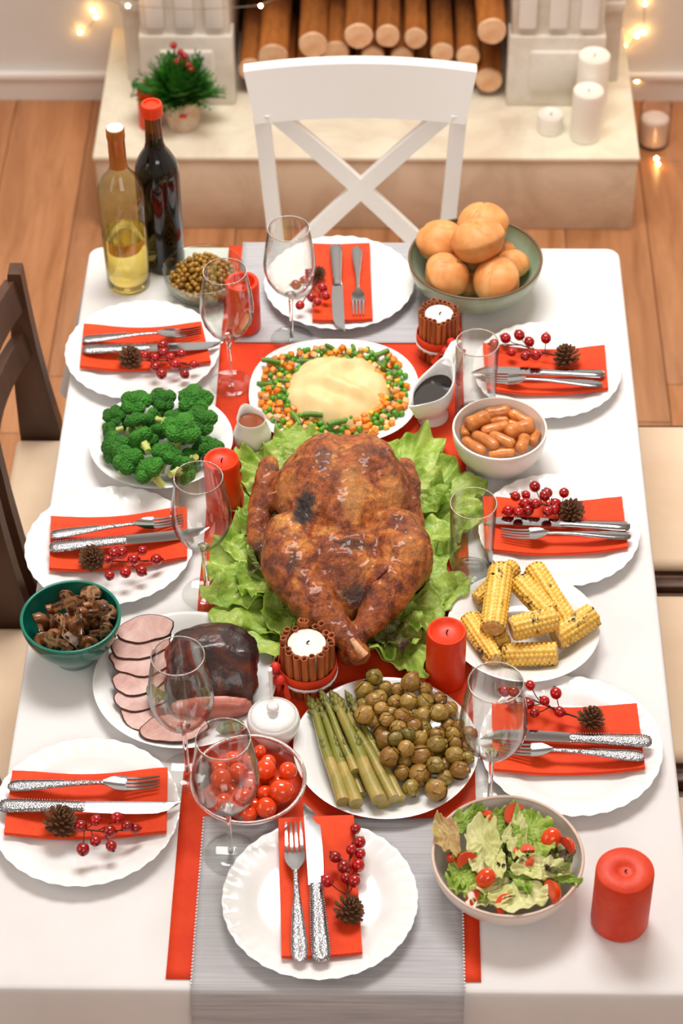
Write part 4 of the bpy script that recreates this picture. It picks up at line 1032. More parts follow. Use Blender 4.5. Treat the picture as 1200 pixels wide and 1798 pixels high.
CUB = G().box(-.005, .005, -.005, .005, -.0045, .0045, .0014).mesh('carrot_dice', M['carrot'], ang=50); CUB2 = G().box(-.0048, .0048, -.0045, .0045, -.0042, .0042, .0014).mesh('turnip_dice', M['pale_veg'], ang=50); CUB3 = G().box(-.0045, .0045, -.004, .004, -.004, .004, .0018).mesh('sweetcorn', M['corn_dice'], ang=50)
BEAN = G().tube([(-.012, 0, 0), (-.004, .0006, .0004), (.004, .0004, 0), (.012, -.0006, 0)], [.0036, .0041, .0041, .0036], 10).mesh('green_bean', M['bean'], ang=50)
random.seed(12); placed = []
def plat_r(a): return (abs(math.cos(a))**2.7+abs(math.sin(a)/.93)**2.7)**(-1/2.7)
tries = 0
VEG = [('pea', PEA, 'round green pea scattered around the mashed potato', 'pea', .0062), ('carrot_dice', CUB, 'diced orange carrot cube around the mashed potato', 'carrot', .0066), ('turnip_dice', CUB2, 'diced pale vegetable cube around the mashed potato', 'vegetable', .0064), ('sweetcorn', CUB3, 'diced yellow vegetable piece around the mashed potato', 'vegetable', .006), ('green_bean', BEAN, 'cut green bean piece around the mashed potato', 'green bean', .009)]
for layer in range(2):
    tries = 0
    while tries < 5200 and len(placed) < 620:
        tries += 1
        a = random.uniform(0, 2*PI); r = (random.uniform(.074, .124) if layer == 0 else random.uniform(.076, .116))*(plat_r(a)*.96 if True else 1)
        x, y = c.x+r*math.cos(a), c.y+r*math.sin(a)
        k = random.choices(range(5), (34, 30, 12, 8, 12))[0]
        # clusters of peas and of carrots, as tossed
        cl = noise.noise(Vector((x*22, y*22, 4))); 
        if cl > .18 and k == 1 and random.random() < .6: k = 0
        if cl < -.18 and k == 0 and random.random() < .6: k = 1
        rad = VEG[k][4]; z = TZ+.0075+(.0085*layer)+max(0, (r/plat_r(a)-.100))*.5+rad*.7
        if any((x-q[0])**2+(y-q[1])**2+(z-q[2])**2 < ((rad+q[3])*.76)**2 for q in placed): continue
        placed.append((x, y, z, rad)); nm, me_, lb, ct, _ = VEG[k]
        o = obj(nm, me_, None, (x, y, z), (random.uniform(-.5, .5), random.uniform(-.35, .35), random.uniform(0, 6.3))); s = random.uniform(.88, 1.12); o.scale = (s, s, s)
        tag(o, lb, ct, 'vegetables around the mashed potato')
for (px, py, an) in ((550, 728, 5), (592, 742, 25), (476, 634, -5), (520, 735, -60)):
    o = obj('green_bean', BEAN, None, T(px, py, .032), (0, .1, math.radians(an))); o.scale = (1.3, 1.15, 1.15); tag(o, 'cut green bean piece around the mashed potato', 'green bean', 'vegetables around the mashed potato')

# ---- broccoli
c = T(283, 772, .03); round_plate('serving_plate', 'round white plate of broccoli florets', c, .1145, h=.03, deep=True)
M['broc'] = mat('broc', (44, 116, 20), .6, c2=(70, 150, 40), nscale=60, lo=.4, hi=.7, bump=1.0, bscale=330, bkind='voronoi', rnd=.15); M['broc_stem'] = mat('broc_stem', (206, 214, 128), .45, c2=(176, 198, 96), nscale=30)
def floret(seed):
    random.seed(seed); sg = G(); cg = G(); heads = []
    for k in range(5):
        a = 2*PI*k/5+random.uniform(-.3, .3); rr = .013 if k else 0; heads.append((Vector((.0125*math.cos(a), .0125*math.sin(a), .030+random.uniform(-.002, .003))), .0125))
    heads.append((Vector((0, 0, .036)), .0135))
    sg.tube([(0, 0, 0), (.0005, 0, .008), (0, .0005, .016)], [.0058, .0055, .0068], 12)
    for h_, r_ in heads:
        sg.tube([(0, 0, .012), h_*.6+Vector((0, 0, .008)), h_], [.004, .0035, .003], 8)
        def fn(p, o_=h_): return 1+.17*abs(noise.noise(p*4.2+o_*300))+.10*noise.noise(p*9+o_*100)-.05
        cg.ball(h_, (r_, r_, r_*.82), 26, 18, fn=fn)
    return sg.mesh('stalk', M['broc_stem']), cg.mesh('crown', M['broc'], ang=180)
FL = [floret(s) for s in range(4)]
bl = [(400, 150, 0, 0, 1.15), (590, 140, .2, 40, 1.0), (840, 170, 0, 80, 1.3), (200, 265, .2, 10, .8), (410, 300, .9, 200, .9), (160, 370, 1.5, 120, .75), (520, 260, 1.9, 60, .8), (610, 320, 2.1, 160, .8), (740, 240, .4, 0, .95), (900, 350, .3, 30, 1.15), (230, 490, .9, 300, 1.15), (340, 640, .5, 60, 1.15),
      (480, 470, 1.7, 20, 1.05), (700, 430, .3, 90, 1.35), (940, 440, 1.6, 200, .85), (560, 700, .7, 250, 1.15), (720, 660, 1.9, 320, 1.0), (850, 620, 2.4, 40, .85), (990, 560, .5, 20, .9), (640, 560, .6, 150, 1.1), (330, 270, 1.6, 350, .7), (800, 350, 1.8, 40, .65), (640, 190, 1.6, 10, .6), (380, 400, .8, 40, .8)]
bl = W3(bl, 1/4.8, 160, 680)
from mathutils import Euler
BR = []
for i, (px, py, tl, rz, s) in enumerate(bl):
    r = math.hypot(px-283, (py-772)*1.45)/120; p = T(px, py+6, .012+max(0, .030*(1-r*1.1))+.022*s); BR.append([p, p.copy(), .0255*s, .0255*s])
relax(BR, DISH['round white plate of broccoli florets'], 50, .78)
for i, (px, py, tl, rz, s) in enumerate(bl):
    tl = -tl if tl > 1 else tl
    o = thing('broccoli_floret', 'green broccoli floret in the heap on the round plate', 'broccoli', (0, 0, 0), 0, 'broccoli florets on the plate')
    sm_, cm_ = FL[i % 4]; obj('stalk', sm_, o); obj('crown', cm_, o)
    o.rotation_euler = (tl, 0, math.radians(rz)); o.scale = (s*.97,)*3
    o.location = BR[i][0]-(Euler((tl, 0, math.radians(rz))).to_matrix() @ Vector((0, 0, .026*s)))

# ---- bread bowl
M['sage'] = mat('sage', (146, 172, 142), .3, c2=(176, 196, 170), nscale=7, ndist=1, coat=.2); M['brown_rim'] = mat('brown_rim', (112, 86, 60), .4)
c = T(835, 458, .075); bowl('bread_bowl', 'sage green glazed bowl holding bread rolls', c, .114, .076, .05, M['sage'], rim=M['brown_rim'], z=.0058)
M['bread'] = mat('bread', (216, 136, 68), .5, c2=(238, 180, 116), nscale=14, ndist=.4, lo=.36, hi=.68, bump=.08, bscale=60, rnd=.05)
def bun_mesh(sd):
    def fn(p): return 1+.05*noise.noise(p*1.4+Vector((sd*3, 0, 0)))-.16*math.exp(-((p.x*.8+p.y*.6-.15+.12*math.sin(p.y*3+sd))/.07)**2)*max(0, p.z+.2)*.8+(.05 if p.z > 0 else -.05)
    return G().ball((0, 0, 0), (.046, .042, .035), 36, 24, fn=fn).mesh('bread_roll', M['bread'], ang=180)
BN = [bun_mesh(s) for s in range(3)]
ROLL_L = ['golden bread roll resting on the bowl rim nearest the white chair slat', 'golden bread roll at the back of the bowl towards the fireplace', 'golden bread roll on top in the middle of the pile', 'golden bread roll at the bowl rim towards the dinner plate and cinnamon candle', 'golden bread roll with wrinkled crust at the bowl rim facing the berries', 'golden bread roll half hidden behind the wrinkled roll', 'golden bread roll low beside the wrinkled roll above the cinnamon candle', 'golden bread roll hidden under the rim roll and the middle roll', 'golden bread roll at the bottom of the bowl under the pile', 'small part of a golden bread roll behind the middle roll']
ROLLS = [(763, 421, .098, 1.0, .4, .2), (857, 397, .104, 1.08, 2, -.1), (850, 441, .124, 1.08, 3.4, .3), (784, 483, .092, .98, 1.2, .5), (876, 494, .09, 1.0, 5, .45), (902, 462, .075, .66, .3, .1), (824, 500, .05, .55, 1, 0), (812, 440, .05, .52, 1, 0), (846, 468, .036, .58, 4, 0), (884, 440, .062, .55, 2.6, 0)]
RO = []
for (px, py, h, s, rz, tx) in ROLLS: s *= .985; p = T(px, py+2, h-.016); RO.append([p, p.copy(), .0435*s, .0435*s])
relax(RO, DISH['bread_bowl'], 90, .84)
for i, (px, py, h, s, rz, tx) in enumerate(ROLLS):
    o = obj('bread_roll', BN[i % 3], None, RO[i][0], (tx, .1*(i % 3), rz)); s *= .985; o.scale = (s*.95, s*.95, s*1.0); tag(o, ROLL_L[i], 'bread roll', 'rolls in the bread bowl')

# ---- bowl of small sausages
c = T(878, 754, .068); bowl('sausage_bowl', 'off-white ceramic bowl of small browned sausages', c, .0745, .07, .042, M['ceramic'], z=.0005, curve=.5)
M['sausage'] = mat('sausage', (220, 136, 66), .32, c2=(156, 72, 32), nscale=35, ndist=.6, lo=.45, hi=.75, bump=.3, bscale=70, coat=.3, rnd=.15)
def saus(L, R, sd):
    n = 12; pts = []; rad = []
    for i in range(n+1):
        t = i/n; pts.append((-L/2+L*t, .08*L*math.sin(PI*t)*(.5 if sd % 2 else -.3), 0)); e = min(t, 1-t)*n; rad.append(R*(.55 if e < .5 else .9 if e < 1.5 else 1)*(1+.05*math.sin(sd+t*9)))
    return G().tube(pts, rad, 14).mesh('cocktail_sausage', M['sausage'], ang=70)
SAUS = [(415, 890, 0, 105, 55, .05), (337, 940, 25, 105, 68, .056), (272, 975, 85, 60, 42, .045), (420, 940, 0, 85, 38, .048), (408, 972, 15, 115, 50, .052), (480, 945, 0, 55, 42, .046), (525, 928, -5, 105, 45, .048), (513, 975, 20, 125, 64, .056), (325, 1035, -40, 115, 48, .05), (365, 1026, -35, 125, 48, .054), (437, 1015, -28, 112, 50, .058), (435, 1062, 0, 105, 40, .05), (522, 1030, 62, 92, 52, .056), (575, 1005, 62, 78, 42, .048), (400, 1000, 40, 100, 50, .04), (470, 1000, -40, 100, 50, .04), (350, 980, 10, 100, 50, .038), (460, 920, 30, 90, 50, .038)]
SI = []
for (x, y, an, L, w, h) in SAUS:
    p = T(x/2.4+700, y/2.4+350, h); s = scale_at(p)*2.4; u = Vector((math.cos(math.radians(an*1.2)), math.sin(math.radians(an*1.2)), 0)); rr = w/s/2; hl = max(.002, L/s*.54-rr); SI.append([p-u*hl, p+u*hl, rr, rr])
relax(SI, DISH['sausage_bowl'], 60, .93)
for i, (p, q, rr, _) in enumerate(SI):
    o = obj('cocktail_sausage', saus((q-p).length+2*rr, rr, i), None, (p+q)/2, (q-p).to_track_quat('X', 'Z').to_euler()); tag(o, 'small browned sausage in the off-white bowl', 'sausage', 'sausages in the bowl')

# ---- gravy boat and creamer
M['gravy'] = mat('gravy', (26, 16, 12), .08, coat=.4); M['caramel'] = mat('caramel', (138, 66, 26), .12, coat=.4)
def boat():
    a = T(717, 716, .088); b = T(800, 600, .105); cc = T(759, 734)
    d = Vector((b.x-a.x, b.y-a.y)); ang = math.atan2(d.y, d.x)
    o = thing('gravy_boat', 'white footed gravy boat filled with dark sauce beside the mashed potato', 'gravy boat', (cc.x, cc.y, TZ+.0024), ang); o.scale = (.96, .94, .96)
    n = 56
    # local X: -X spout, +X handle.  sections from foot to rim
    def ring(h, ax, ay, sp, lift, x0=0.0, inset=0.0):
        pts = []
        for j in range(n):
            t = 2*PI*j/n; c_, s_ = math.cos(t), math.sin(t)
            fx = max(0, -c_); k = fx**6
            x = x0+(ax-inset)*c_-sp*k*1.0; y = (ay-inset)*s_*(1-.42*fx**3)
            back = max(0, c_)**4
            z = h+lift*(k*.9+back*1.3)-lift*.35*abs(s_)**2
            pts.append((x, y, z))
        return pts
    out = [ring(0, .030, .027, 0, 0), ring(.003, .0305, .0275, 0, 0), ring(.010, .024, .021, 0, 0), ring(.016, .026, .022, 0, 0), ring(.026, .040, .027, .004, 0), ring(.042, .050, .031, .010, .003), ring(.058, .053, .0315, .018, .009), ring(.070, .055, .0315, .028, .016), ring(.0725, .0545, .031, .028, .016)]
    inn = [ring(.0715, .0515, .0282, .0262, .0158), ring(.058, .0495, .0282, .016, .008), ring(.042, .045, .027, .008, .002), ring(.028, .034, .021, .002, 0), ring(.022, .015, .012, 0, 0)]
    G().rings(out+inn, True, True).build('boat_body', M['china'], o, ang=80)
    G().add(ring(.0565, .0490, .0278, .0155, 0), [tuple(range(n))]).build('dark_sauce', M['gravy'], o)
    hp = [(.050, 0, .078), (.062, 0, .094), (.078, 0, .104), (.094, 0, .098), (.098, 0, .078), (.088, 0, .056), (.066, 0, .040), (.05, 0, .034)]
    Q = []
    for i in range(len(hp)-1):
        for t in (0, .33, .66): Q.append(Vector(hp[i]).lerp(Vector(hp[i+1]), t))
    Q.append(Vector(hp[-1])); G().tube(Q, [.0125-.006*min(1, i/7) for i in range(len(Q))], 12, flat=.45, up=(0, 1, 0) and None).build('handle', M['china'], o, ang=80)
    return o
boat()
c = T(444, 785); o = thing('creamer', 'small white creamer of brown sauce beside the mashed potato platter', 'pitcher', (c.x, c.y, TZ+.002), 2.0)
def crn(r, z, a): k = max(0, math.cos(a))**8; return r+.009*k*max(0, (z-.03)/.03), z+.005*k*max(0, (z-.03)/.03)
G().lathe([(0, .002), (.022, 0), (.027, .003), (.031, .014), (.0305, .028), (.026, .042), (.0225, .052), (.0235, .059), (.0225, .060), (.0212, .058), (.0205, .05), (.024, .04), (.028, .028), (.02, .008), (0, .006)], 44, fn=crn).build('creamer_body', M['ceramic'], o, ang=70)
G().lathe([(.0215, .0505), (0, .0505)], 40, fn=lambda r, z, a: (r*1.0, z)).build('brown_sauce', M['caramel'], o)

# ---- corn
c = T(920, 1099, .03); round_plate('serving_plate', 'round white plate of grilled corn cobs', c, .1115, h=.03, deep=True)
def corn_mat():
    m = mat('kernel', (244, 186, 62), .35, c2=(252, 212, 108), nscale=120, coat=.25, rnd=.06); nt = m.node_tree; N = nt.nodes; L = nt.links; b = N['Principled BSDF']
    src = b.inputs['Base Color'].links[0].from_socket
    tc = N.new('ShaderNodeTexCoord'); oi = N.new('ShaderNodeObjectInfo')
    ad = N.new('ShaderNodeVectorMath'); ad.operation = 'ADD'; L.new(tc.outputs['Object'], ad.inputs[0]); cb = N.new('ShaderNodeCombineXYZ'); L.new(oi.outputs['Random'], cb.inputs[0]); L.new(cb.outputs[0], ad.inputs[1])
    n = N.new('ShaderNodeTexNoise'); n.inputs['Scale'].default_value = 38; n.inputs['Detail'].default_value = 2; L.new(ad.outputs[0], n.inputs['Vector'])
    v = N.new('ShaderNodeTexVoronoi'); v.inputs['Scale'].default_value = 190; L.new(ad.outputs[0], v.inputs['Vector'])
    s = N.new('ShaderNodeSeparateColor'); L.new(v.outputs['Color'], s.inputs[0])
    k = N.new('ShaderNodeMath'); k.operation = 'MULTIPLY_ADD'; k.inputs[1].default_value = .30; L.new(s.outputs[0], k.inputs[0]); L.new(n.outputs['Fac'], k.inputs[2])
    r = N.new('ShaderNodeValToRGB'); e = r.color_ramp.elements; e[0].position = .80; e[0].color = (0, 0, 0, 1); e[1].position = .90; e[1].color = (1, 1, 1, 1); L.new(k.outputs[0], r.inputs[0])
    mx = N.new('ShaderNodeMixRGB'); L.new(r.outputs[0], mx.inputs[0]); L.new(src, mx.inputs[1]); mx.inputs[2].default_value = lin((58, 28, 14)); L.new(mx.outputs[0], b.inputs['Base Color']); return m
M['kernel'] = corn_mat(); M['cob'] = mat('cob', (232, 196, 130), .7, c2=(206, 160, 92), nscale=150, bump=.5, bscale=200)
def cob(L, R, taper, sd):
    rows = 14; nk = max(6, int(L/.0066)); na = rows*4; nl = nk*4; g = G()
    def P(i, j):
        a = 2*PI*i/na; x = -L/2+L*j/nl
        row = i//4; ph = .5*(row % 2)
        ka = abs(math.sin(PI*(i/4.0))); kx = abs(math.sin(PI*(j/4.0+ph)))
        b = .0032*(min(1, ka*1.35))*(min(1, kx*1.45)); t = j/nl
        r = R*(1-taper*max(0, t-.35)**1.3)*(1-.12*max(0, .08-t)/.08)-.0022+b
        return (x, r*math.cos(a), r*math.sin(a))
    g.grid(P, na, nl+1, True); k = g.mesh('kernels', M['kernel'], ang=180)
    ends = []
    for x, s, rr in ((-L/2, -1, R*.95), (L/2, 1, R*(1-taper*.57)*.93)):
        g = G(); g.rings([[(x-s*.002, rr*math.cos(2*PI*j/24), rr*math.sin(2*PI*j/24)) for j in range(24)], [(x+s*.0015, rr*.8*math.cos(2*PI*j/24), rr*.8*math.sin(2*PI*j/24)) for j in range(24)], [(x-s*.001, rr*.3*math.cos(2*PI*j/24), rr*.3*math.sin(2*PI*j/24)) for j in range(24)]], False, True); ends.append(g.mesh('cob_end', M['cob']))
    return k, ends
CORN_L = ['tapered grilled corn cob leaning behind the upright cob beside the tumbler', 'grilled corn cob lying on top of the heap with its cut end lowest', 'grilled corn cob slanting between the top cob and the long cob', 'longest grilled corn cob at the plate edge facing the pine cone napkin', 'short grilled corn cob lying crosswise on top of the heap', 'grilled corn cob resting on the plate edge towards the cream seats', 'grilled corn cob lying crosswise at the bottom of the heap nearest the salad', 'tapered grilled corn cob at the plate edge beside the red candle', 'grilled corn cob mostly hidden under the top cob', 'small grilled corn piece buried in the middle of the heap']
CORN = [((385, 545), (195, 705), 95, .040, .026, .5), ((320, 555), (305, 838), 130, .062, .060, .05), ((410, 610), (550, 765), 120, .060, .056, .05), ((480, 560), (655, 810), 115, .040, .030, .1), ((365, 830), (580, 812), 130, .062, .058, .1), ((585, 925), (745, 818), 132, .030, .028, .05), ((340, 978), (590, 945), 120, .028, .028, .05), ((165, 815), (330, 1000), 108, .026, .026, .3), ((205, 770), (290, 850), 78, .030, .030, .1), ((290, 905), (350, 880), 80, .030, .032, .1)]
CI = []
for (a_, b_, w, h0, h1, tp) in CORN:
    p = T(a_[0]/2.727+762, a_[1]/2.727+798, h0); q = T(b_[0]/2.727+762, b_[1]/2.727+798, h1); rr = w/(scale_at(p)*2.727)/2*.93; u = (q-p).normalized()*rr*.3; CI.append([p+u, q-u, rr, rr*(1-.57*tp)])
relax(CI, DISH['round white plate of grilled corn cobs'], 80, .88)
for i, (a_, b_, w, h0, h1, tp) in enumerate(CORN):
    p, q, rr, _ = CI[i]; u = (q-p).normalized()*rr*.3; p, q = p-u, q+u; k, e = cob((q-p).length, rr, tp, i)
    o = thing('corn_cob', CORN_L[i], 'corn', (p+q)/2, 0, 'grilled corn on the plate')
    kk = obj('kernels', k, o); [obj('cob_end', q_, o) for q_ in e]; o.rotation_euler = (q-p).to_track_quat('X', 'Z').to_euler()

# ---- mushrooms in the dark green bowl
M['teal'] = mat('teal', (10, 92, 76), .14, coat=.6, c2=(16, 104, 86), nscale=8)
c = T(124, 1083, .082); bowl('mushroom_bowl', 'dark green glazed bowl of fried mushrooms', c, .0725, .082, .032, M['teal'], z=.0004, curve=1.05, rim=mat('teal_rim', (30, 120, 100), .15))
M['mush'] = mat('mush', (150, 92, 48), .3, c2=(66, 38, 24), nscale=45, ndist=.8, lo=.36, hi=.62, bump=.3, bscale=90, coat=.35, rnd=.2); M['mush_cut'] = mat('mush_cut', (206, 158, 112), .35, c2=(96, 56, 34), nscale=95, ndist=.6, lo=.42, hi=.6, coat=.2); M['gill'] = mat('gill', (84, 50, 36), .6)
def mushroom(half):
    n = 28; pr = [(0, .018), (.008, .0172), (.0135, .013), (.016, .006), (.0155, .001), (.0125, -.001), (.0065, .001), (.0055, -.004), (.0058, -.013), (.005, -.0148), (0, -.015)]
    g = G(); rs = []
    span = PI if half else 2*PI
    for (r, z) in pr: rs.append([(r*math.cos(span*j/(n-1)), r*math.sin(span*j/(n-1)), z) for j in range(n)])
    v = [p for r in rs for p in r]; f = [(i*n+j, (i+1)*n+j, (i+1)*n+j+1, i*n+j+1) for i in range(len(rs)-1) for j in range(n-1)]
    v = [tuple(Vector(p)*(1+.16*noise.noise(Vector(p)*110)+.08*noise.noise(Vector(p)*260))) for p in v]
    g.add(v, f); cap = g.mesh('cap', M['mush'], ang=60)
    if not half: return cap, None
    g = G(); L_ = [(r, -.0004, z) for r, z in pr]; R_ = [(-r, -.0004, z) for r, z in pr]
    g.add(L_+R_, [(i, i+1, len(pr)+i+1, len(pr)+i) for i in range(len(pr)-1)]); cf = g.mesh('cut_face', M['mush_cut']); g = G()
    for s in (-1, 1): g.tube([(s*.0068, -.0006, .0035), (s*.0100, -.0007, .0042), (s*.0138, -.0006, .0035)], [.0012, .0021, .0008], 6)
    return cap, (cf, g.mesh('gills', M['gill']))
MH = [mushroom(False), mushroom(True)]
random.seed(31)
MUSH = [(180, 245, .066, 1.1, .3, 1.25, 1), (235, 210, .066, .6, 2, 1.1, 1), (275, 180, .070, -.2, .5, 1.25, 0), (335, 165, .066, .9, 1, 1.0, 1), (388, 150, .070, -.3, 3, 1.1, 0), (400, 185, .072, 1.3, 5, 1.05, 1), (325, 225, .072, 2.2, .8, .9, 0), (375, 215, .076, 1.2, .1, 1.05, 1), (440, 220, .076, 1.4, .4, 1.25, 1), (485, 215, .070, -.4, 1, 1.15, 0), (445, 280, .072, 1.3, 5.8, 1.2, 1), (370, 290, .076, 1.2, 1.6, 1.3, 1), (275, 265, .078, .9, .7, 1.2, 1), (265, 315, .072, -.2, 2, 1.25, 0), (215, 315, .068, 2.4, 4, 1.0, 0), (325, 320, .068, 1.5, 1.2, 1.2, 1), (400, 330, .064, 2, 3, 1.0, 0), (300, 270, .055, 0, 0, 1.4, 0), (380, 250, .055, 0, 1, 1.4, 0), (240, 260, .055, .3, 1, 1.3, 0), (440, 250, .055, .3, 2, 1.3, 0), (335, 220, .052, .3, 2, 1.4, 0)]
MI = []
for i, (x, y, h, rx, rz, s, hf) in enumerate(MUSH):
    s = s if i < 17 else .95; p = T(x/2.5-2, y/2.5+1000, h if i < 17 else .045); MI.append([p, p.copy(), .0152*s, .0152*s])
relax(MI, DISH['mushroom_bowl'], 90, .80)
for i, (x, y, h, rx, rz, s, hf) in enumerate(MUSH):
    s = s if i < 17 else .95
    o = thing('fried_mushroom', 'glossy browned mushroom piece in the dark green bowl', 'mushroom', MI[i][0], 0, 'mushrooms in the dark green bowl')
    hf = 1 if i in (2, 4, 9, 13) or hf else 0; cp, ct = MH[hf]; obj('cap', cp, o)
    if ct: obj('cut_face', ct[0], o); obj('gills', ct[1], o)
    o.rotation_euler = (rx, random.uniform(-.4, .4), rz) if not hf else (-.75+random.uniform(-.35, .35), random.uniform(-2.4, 2.4), random.uniform(-.7, .7)); o.scale = (s*.92,)*3

# ---- sliced roast meat
c = T(325, 1191, .02); round_plate('serving_plate', 'large round white plate of sliced roast meat', c, .1325); MC = c
M['pink'] = mat('pink', (210, 168, 154), .45, c2=(180, 128, 118), nscale=26, ndist=1.2, lo=.35, hi=.7, bump=.2, bscale=60, coat=.15, rnd=.06); M['crust'] = mat('crust', (44, 28, 28), .34, c2=(112, 50, 24), nscale=14, ndist=1, lo=.46, hi=.68, bump=1.0, bscale=45, coat=.3); M['rare'] = mat('rare', (180, 92, 80), .4, c2=(200, 124, 104), nscale=24, coat=.3)
for i, (x, y, w, hgt, an) in enumerate([(645, 288, 262, 110, 16), (622, 345, 262, 125, 20), (622, 405, 270, 135, 6), (614, 478, 250, 130, 24), (626, 545, 245, 125, 20), (645, 612, 235, 135, 14), (765, 688, 305, 130, 6)]):
    p = T(x/2.5, y/2.5+1000, .024+.0022*i*0); s = scale_at(p)*2.5; a = w/s/2; b = hgt/s/2*1.45; g = G(); n = 46
    random.seed(i+50)
    def out(t): 
        k = 1+.14*noise.noise(Vector((math.cos(t)*1.6+i*4, math.sin(t)*1.6, 0)))+.02*noise.noise(Vector((math.cos(t)*6+i*4, math.sin(t)*6, 0))); return a*k*math.cos(t), b*k*math.sin(t)*(1 if math.sin(t) < 0 else .8)
    def hz(x_, y_): return .0016*noise.noise(Vector(((x_+p.x)*26, (y_+p.y)*26, 2)))
    rs = []
    for q in (1.0, .85, .6, .3): rs.append([(x_*q, y_*q, .0035+hz(x_*q, y_*q)) for x_, y_ in (out(2*PI*j/n) for j in range(n))])
    o = thing('meat_slice', 'thin pink meat slice with dark edge, '+('topmost of the fan, nearest the mushroom bowl', 'second of the fan from the mushroom bowl', 'third of the fan from the mushroom bowl', 'fourth of the fan from the mushroom bowl', 'fifth of the fan from the mushroom bowl', 'sixth of the fan from the mushroom bowl', 'largest, lying under the wine glass')[i], 'meat slice', p, math.radians(an), 'fanned meat slices')
    g.rings(rs, False, True); g.build('pink_face', M['pink'], o, ang=80)
    g = G(); rs = []
    for q, z in ((.975, .0038), (1.01, .0036), (1.025, .0018), (1.0, -.0006), (.6, -.0008)): rs.append([(x_*q, y_*q, z+hz(x_, y_)) for x_, y_ in (out(2*PI*j/n) for j in range(n))])
    g.rings(rs, False, True); g.build('dark_edge', M['crust'], o, ang=80)
    o.location.z = TZ+.0150+.0046*(5-i) if i < 6 else TZ+.0195; o.rotation_euler = (.07 if i < 6 else -.075, .02 if i < 6 else 0, math.radians(an))
def roast():
    p = T(374, 1172, .045); o = thing('roast_joint', 'dark crusted joint of roast meat with a pink cut end beside the slices', 'roast meat', (p.x, p.y, TZ+.008), .05)
    g = G(); n = 56; L = .125; rs = []
    # local Y: back(+) to cut end(-)
    for k in range(26):
        t = k/25; y = -.058+L*t; e = (1-max(0, (t-.5)/.5)**2.6)**.5 if t < 1 else .02
        w = .065*e*(.93+.07*min(1, t*6)); hh = .043*e*(.46+.54*min(1, t*2.6)**.7); zb_ = .044*(.46+.54*min(1, t*2.6)**.7); ring = []
        for j in range(n):
            a = 2*PI*j/n; c_, s_ = math.cos(a), math.sin(a); sx = abs(c_)**.8*(1 if c_ >= 0 else -1); sz = abs(s_)**.75*(1 if s_ >= 0 else -1)
            q = 1+.09*noise.noise(Vector((c_*1.6, s_*1.6, t*4)))+.06*noise.noise(Vector((c_*4, s_*4, t*9)))+.03*noise.noise(Vector((c_*9, s_*9, t*18)))
            x_, z_ = w*sx*q, zb_+hh*sz*q; rho = math.hypot(p.x+x_-MC.x, p.y+y-MC.y)/.1325
            fl_ = max(.0, .0006+(0 if rho < .68 else .003*(rho-.68)/.1 if rho < .78 else .003+.0065*(rho-.78)/.1 if rho < .88 else .0095+.0065*(rho-.88)/.1))
            ring.append((x_, y, max(z_, fl_)))
        rs.append(ring)
    g.rings(rs, True, True); g.build('crust', M['crust'], o, ang=70)
    g = G(); rs2 = []
    for q, dy in ((.97, .0), (.93, -.006), (.8, -.011), (.45, -.014), (.1, -.0145)): rs2.append([((x)*q, y-.0+dy, .0205+(z-.0205)*q) for x, y, z in rs[0]])
    g.rings(rs2, False, True); g.build('cut_end', M['rare'], o, ang=80); return o
roast()
M['herb'] = mat('herb', (78, 92, 44), .5, c2=(110, 110, 60), nscale=40)
for (px, py, a) in ((392, 1282, 0), (296, 1232, 2)):
    o = obj('herb_leaf', leaf_mesh(.036, .013, px, M['herb'], 24, 6, .003, .002, 'herb_leaf'), None, T(px-8, py+4, .034 if a else .022), (0, 0, -1.2+a)); solid(o, .0006); tag(o, 'dull green herb leaf beside the pink cut end of the roast' if not a else 'dull green herb leaf lying on the meat slices', 'herb')

# ---- lidded sugar bowl with spoon
c = T(482, 1299); o = thing('sugar_bowl', 'small white lidded sugar bowl with knob and spoon', 'sugar bowl', (c.x, c.y, TZ+.0024))
G().lathe([(0, .001), (.020, 0), (.024, .002), (.0295, .016), (.0345, .026), (.0375, .037), (.0365, .046), (.0345, .050), (.0335, .0505), (.0325, .049), (.033, .04), (.02, .01), (0, .008)], 48).build('pot', M['china'], o, ang=60)
ld = G().lathe([(.0325, .0488), (.0322, .0515), (.026, .0545), (.012, .0568), (.0055, .0575), (0, .0578)], 44).build('lid', M['china'], o, ang=60)
G().lathe([(.0042, .0565), (.0045, .06), (.0085, .064), (.0088, .068), (.006, .0715), (0, .0722)], 24).build('knob', M['china'], ld, ang=60)
G().tube([(-.002, .018, .03), (-.003, .030, .055), (-.004, .040, .085), (-.0045, .043, .098)], [.0035, .0045, .0058, .0058], 10, flat=.5).build('spoon_handle', M['ceramic'], o, ang=60)

# ---- glass bowl of tomatoes
c = T(437, 1378, .045); o = thing('tomato_bowl', 'ribbed clear glass bowl full of cherry tomatoes', 'bowl', (c.x, c.y, TZ+.0062))
pr = [(0, .001), (.034, 0), (.038, .001)]+[(.038+.0385*(k/8)**.9, .002+.046*(k/8)+(.0008 if k % 2 else 0)) for k in range(1, 9)]+[(.0785, .049), (.0785, .0515), (.0755, .0522), (.0735, .050)]+[(.035+.0385*(k/8)**.9, .005+.044*(k/8)) for k in range(8, -1, -1)]+[(0, .004)]
G().lathe(pr, 64).build('bowl_wall', M['glass'], o, ang=50)
g = G(); n_ = 64; rt = .0765
g.rings([[((rt+.003*math.cos(2*PI*k/10))*math.cos(2*PI*j/n_), (rt+.003*math.cos(2*PI*k/10))*math.sin(2*PI*j/n_), .0515+.0022*math.sin(2*PI*k/10)) for k in range(10)] for j in list(range(n_))+[0]]); g.build('rim', M['glass_solid'], o, ang=80)
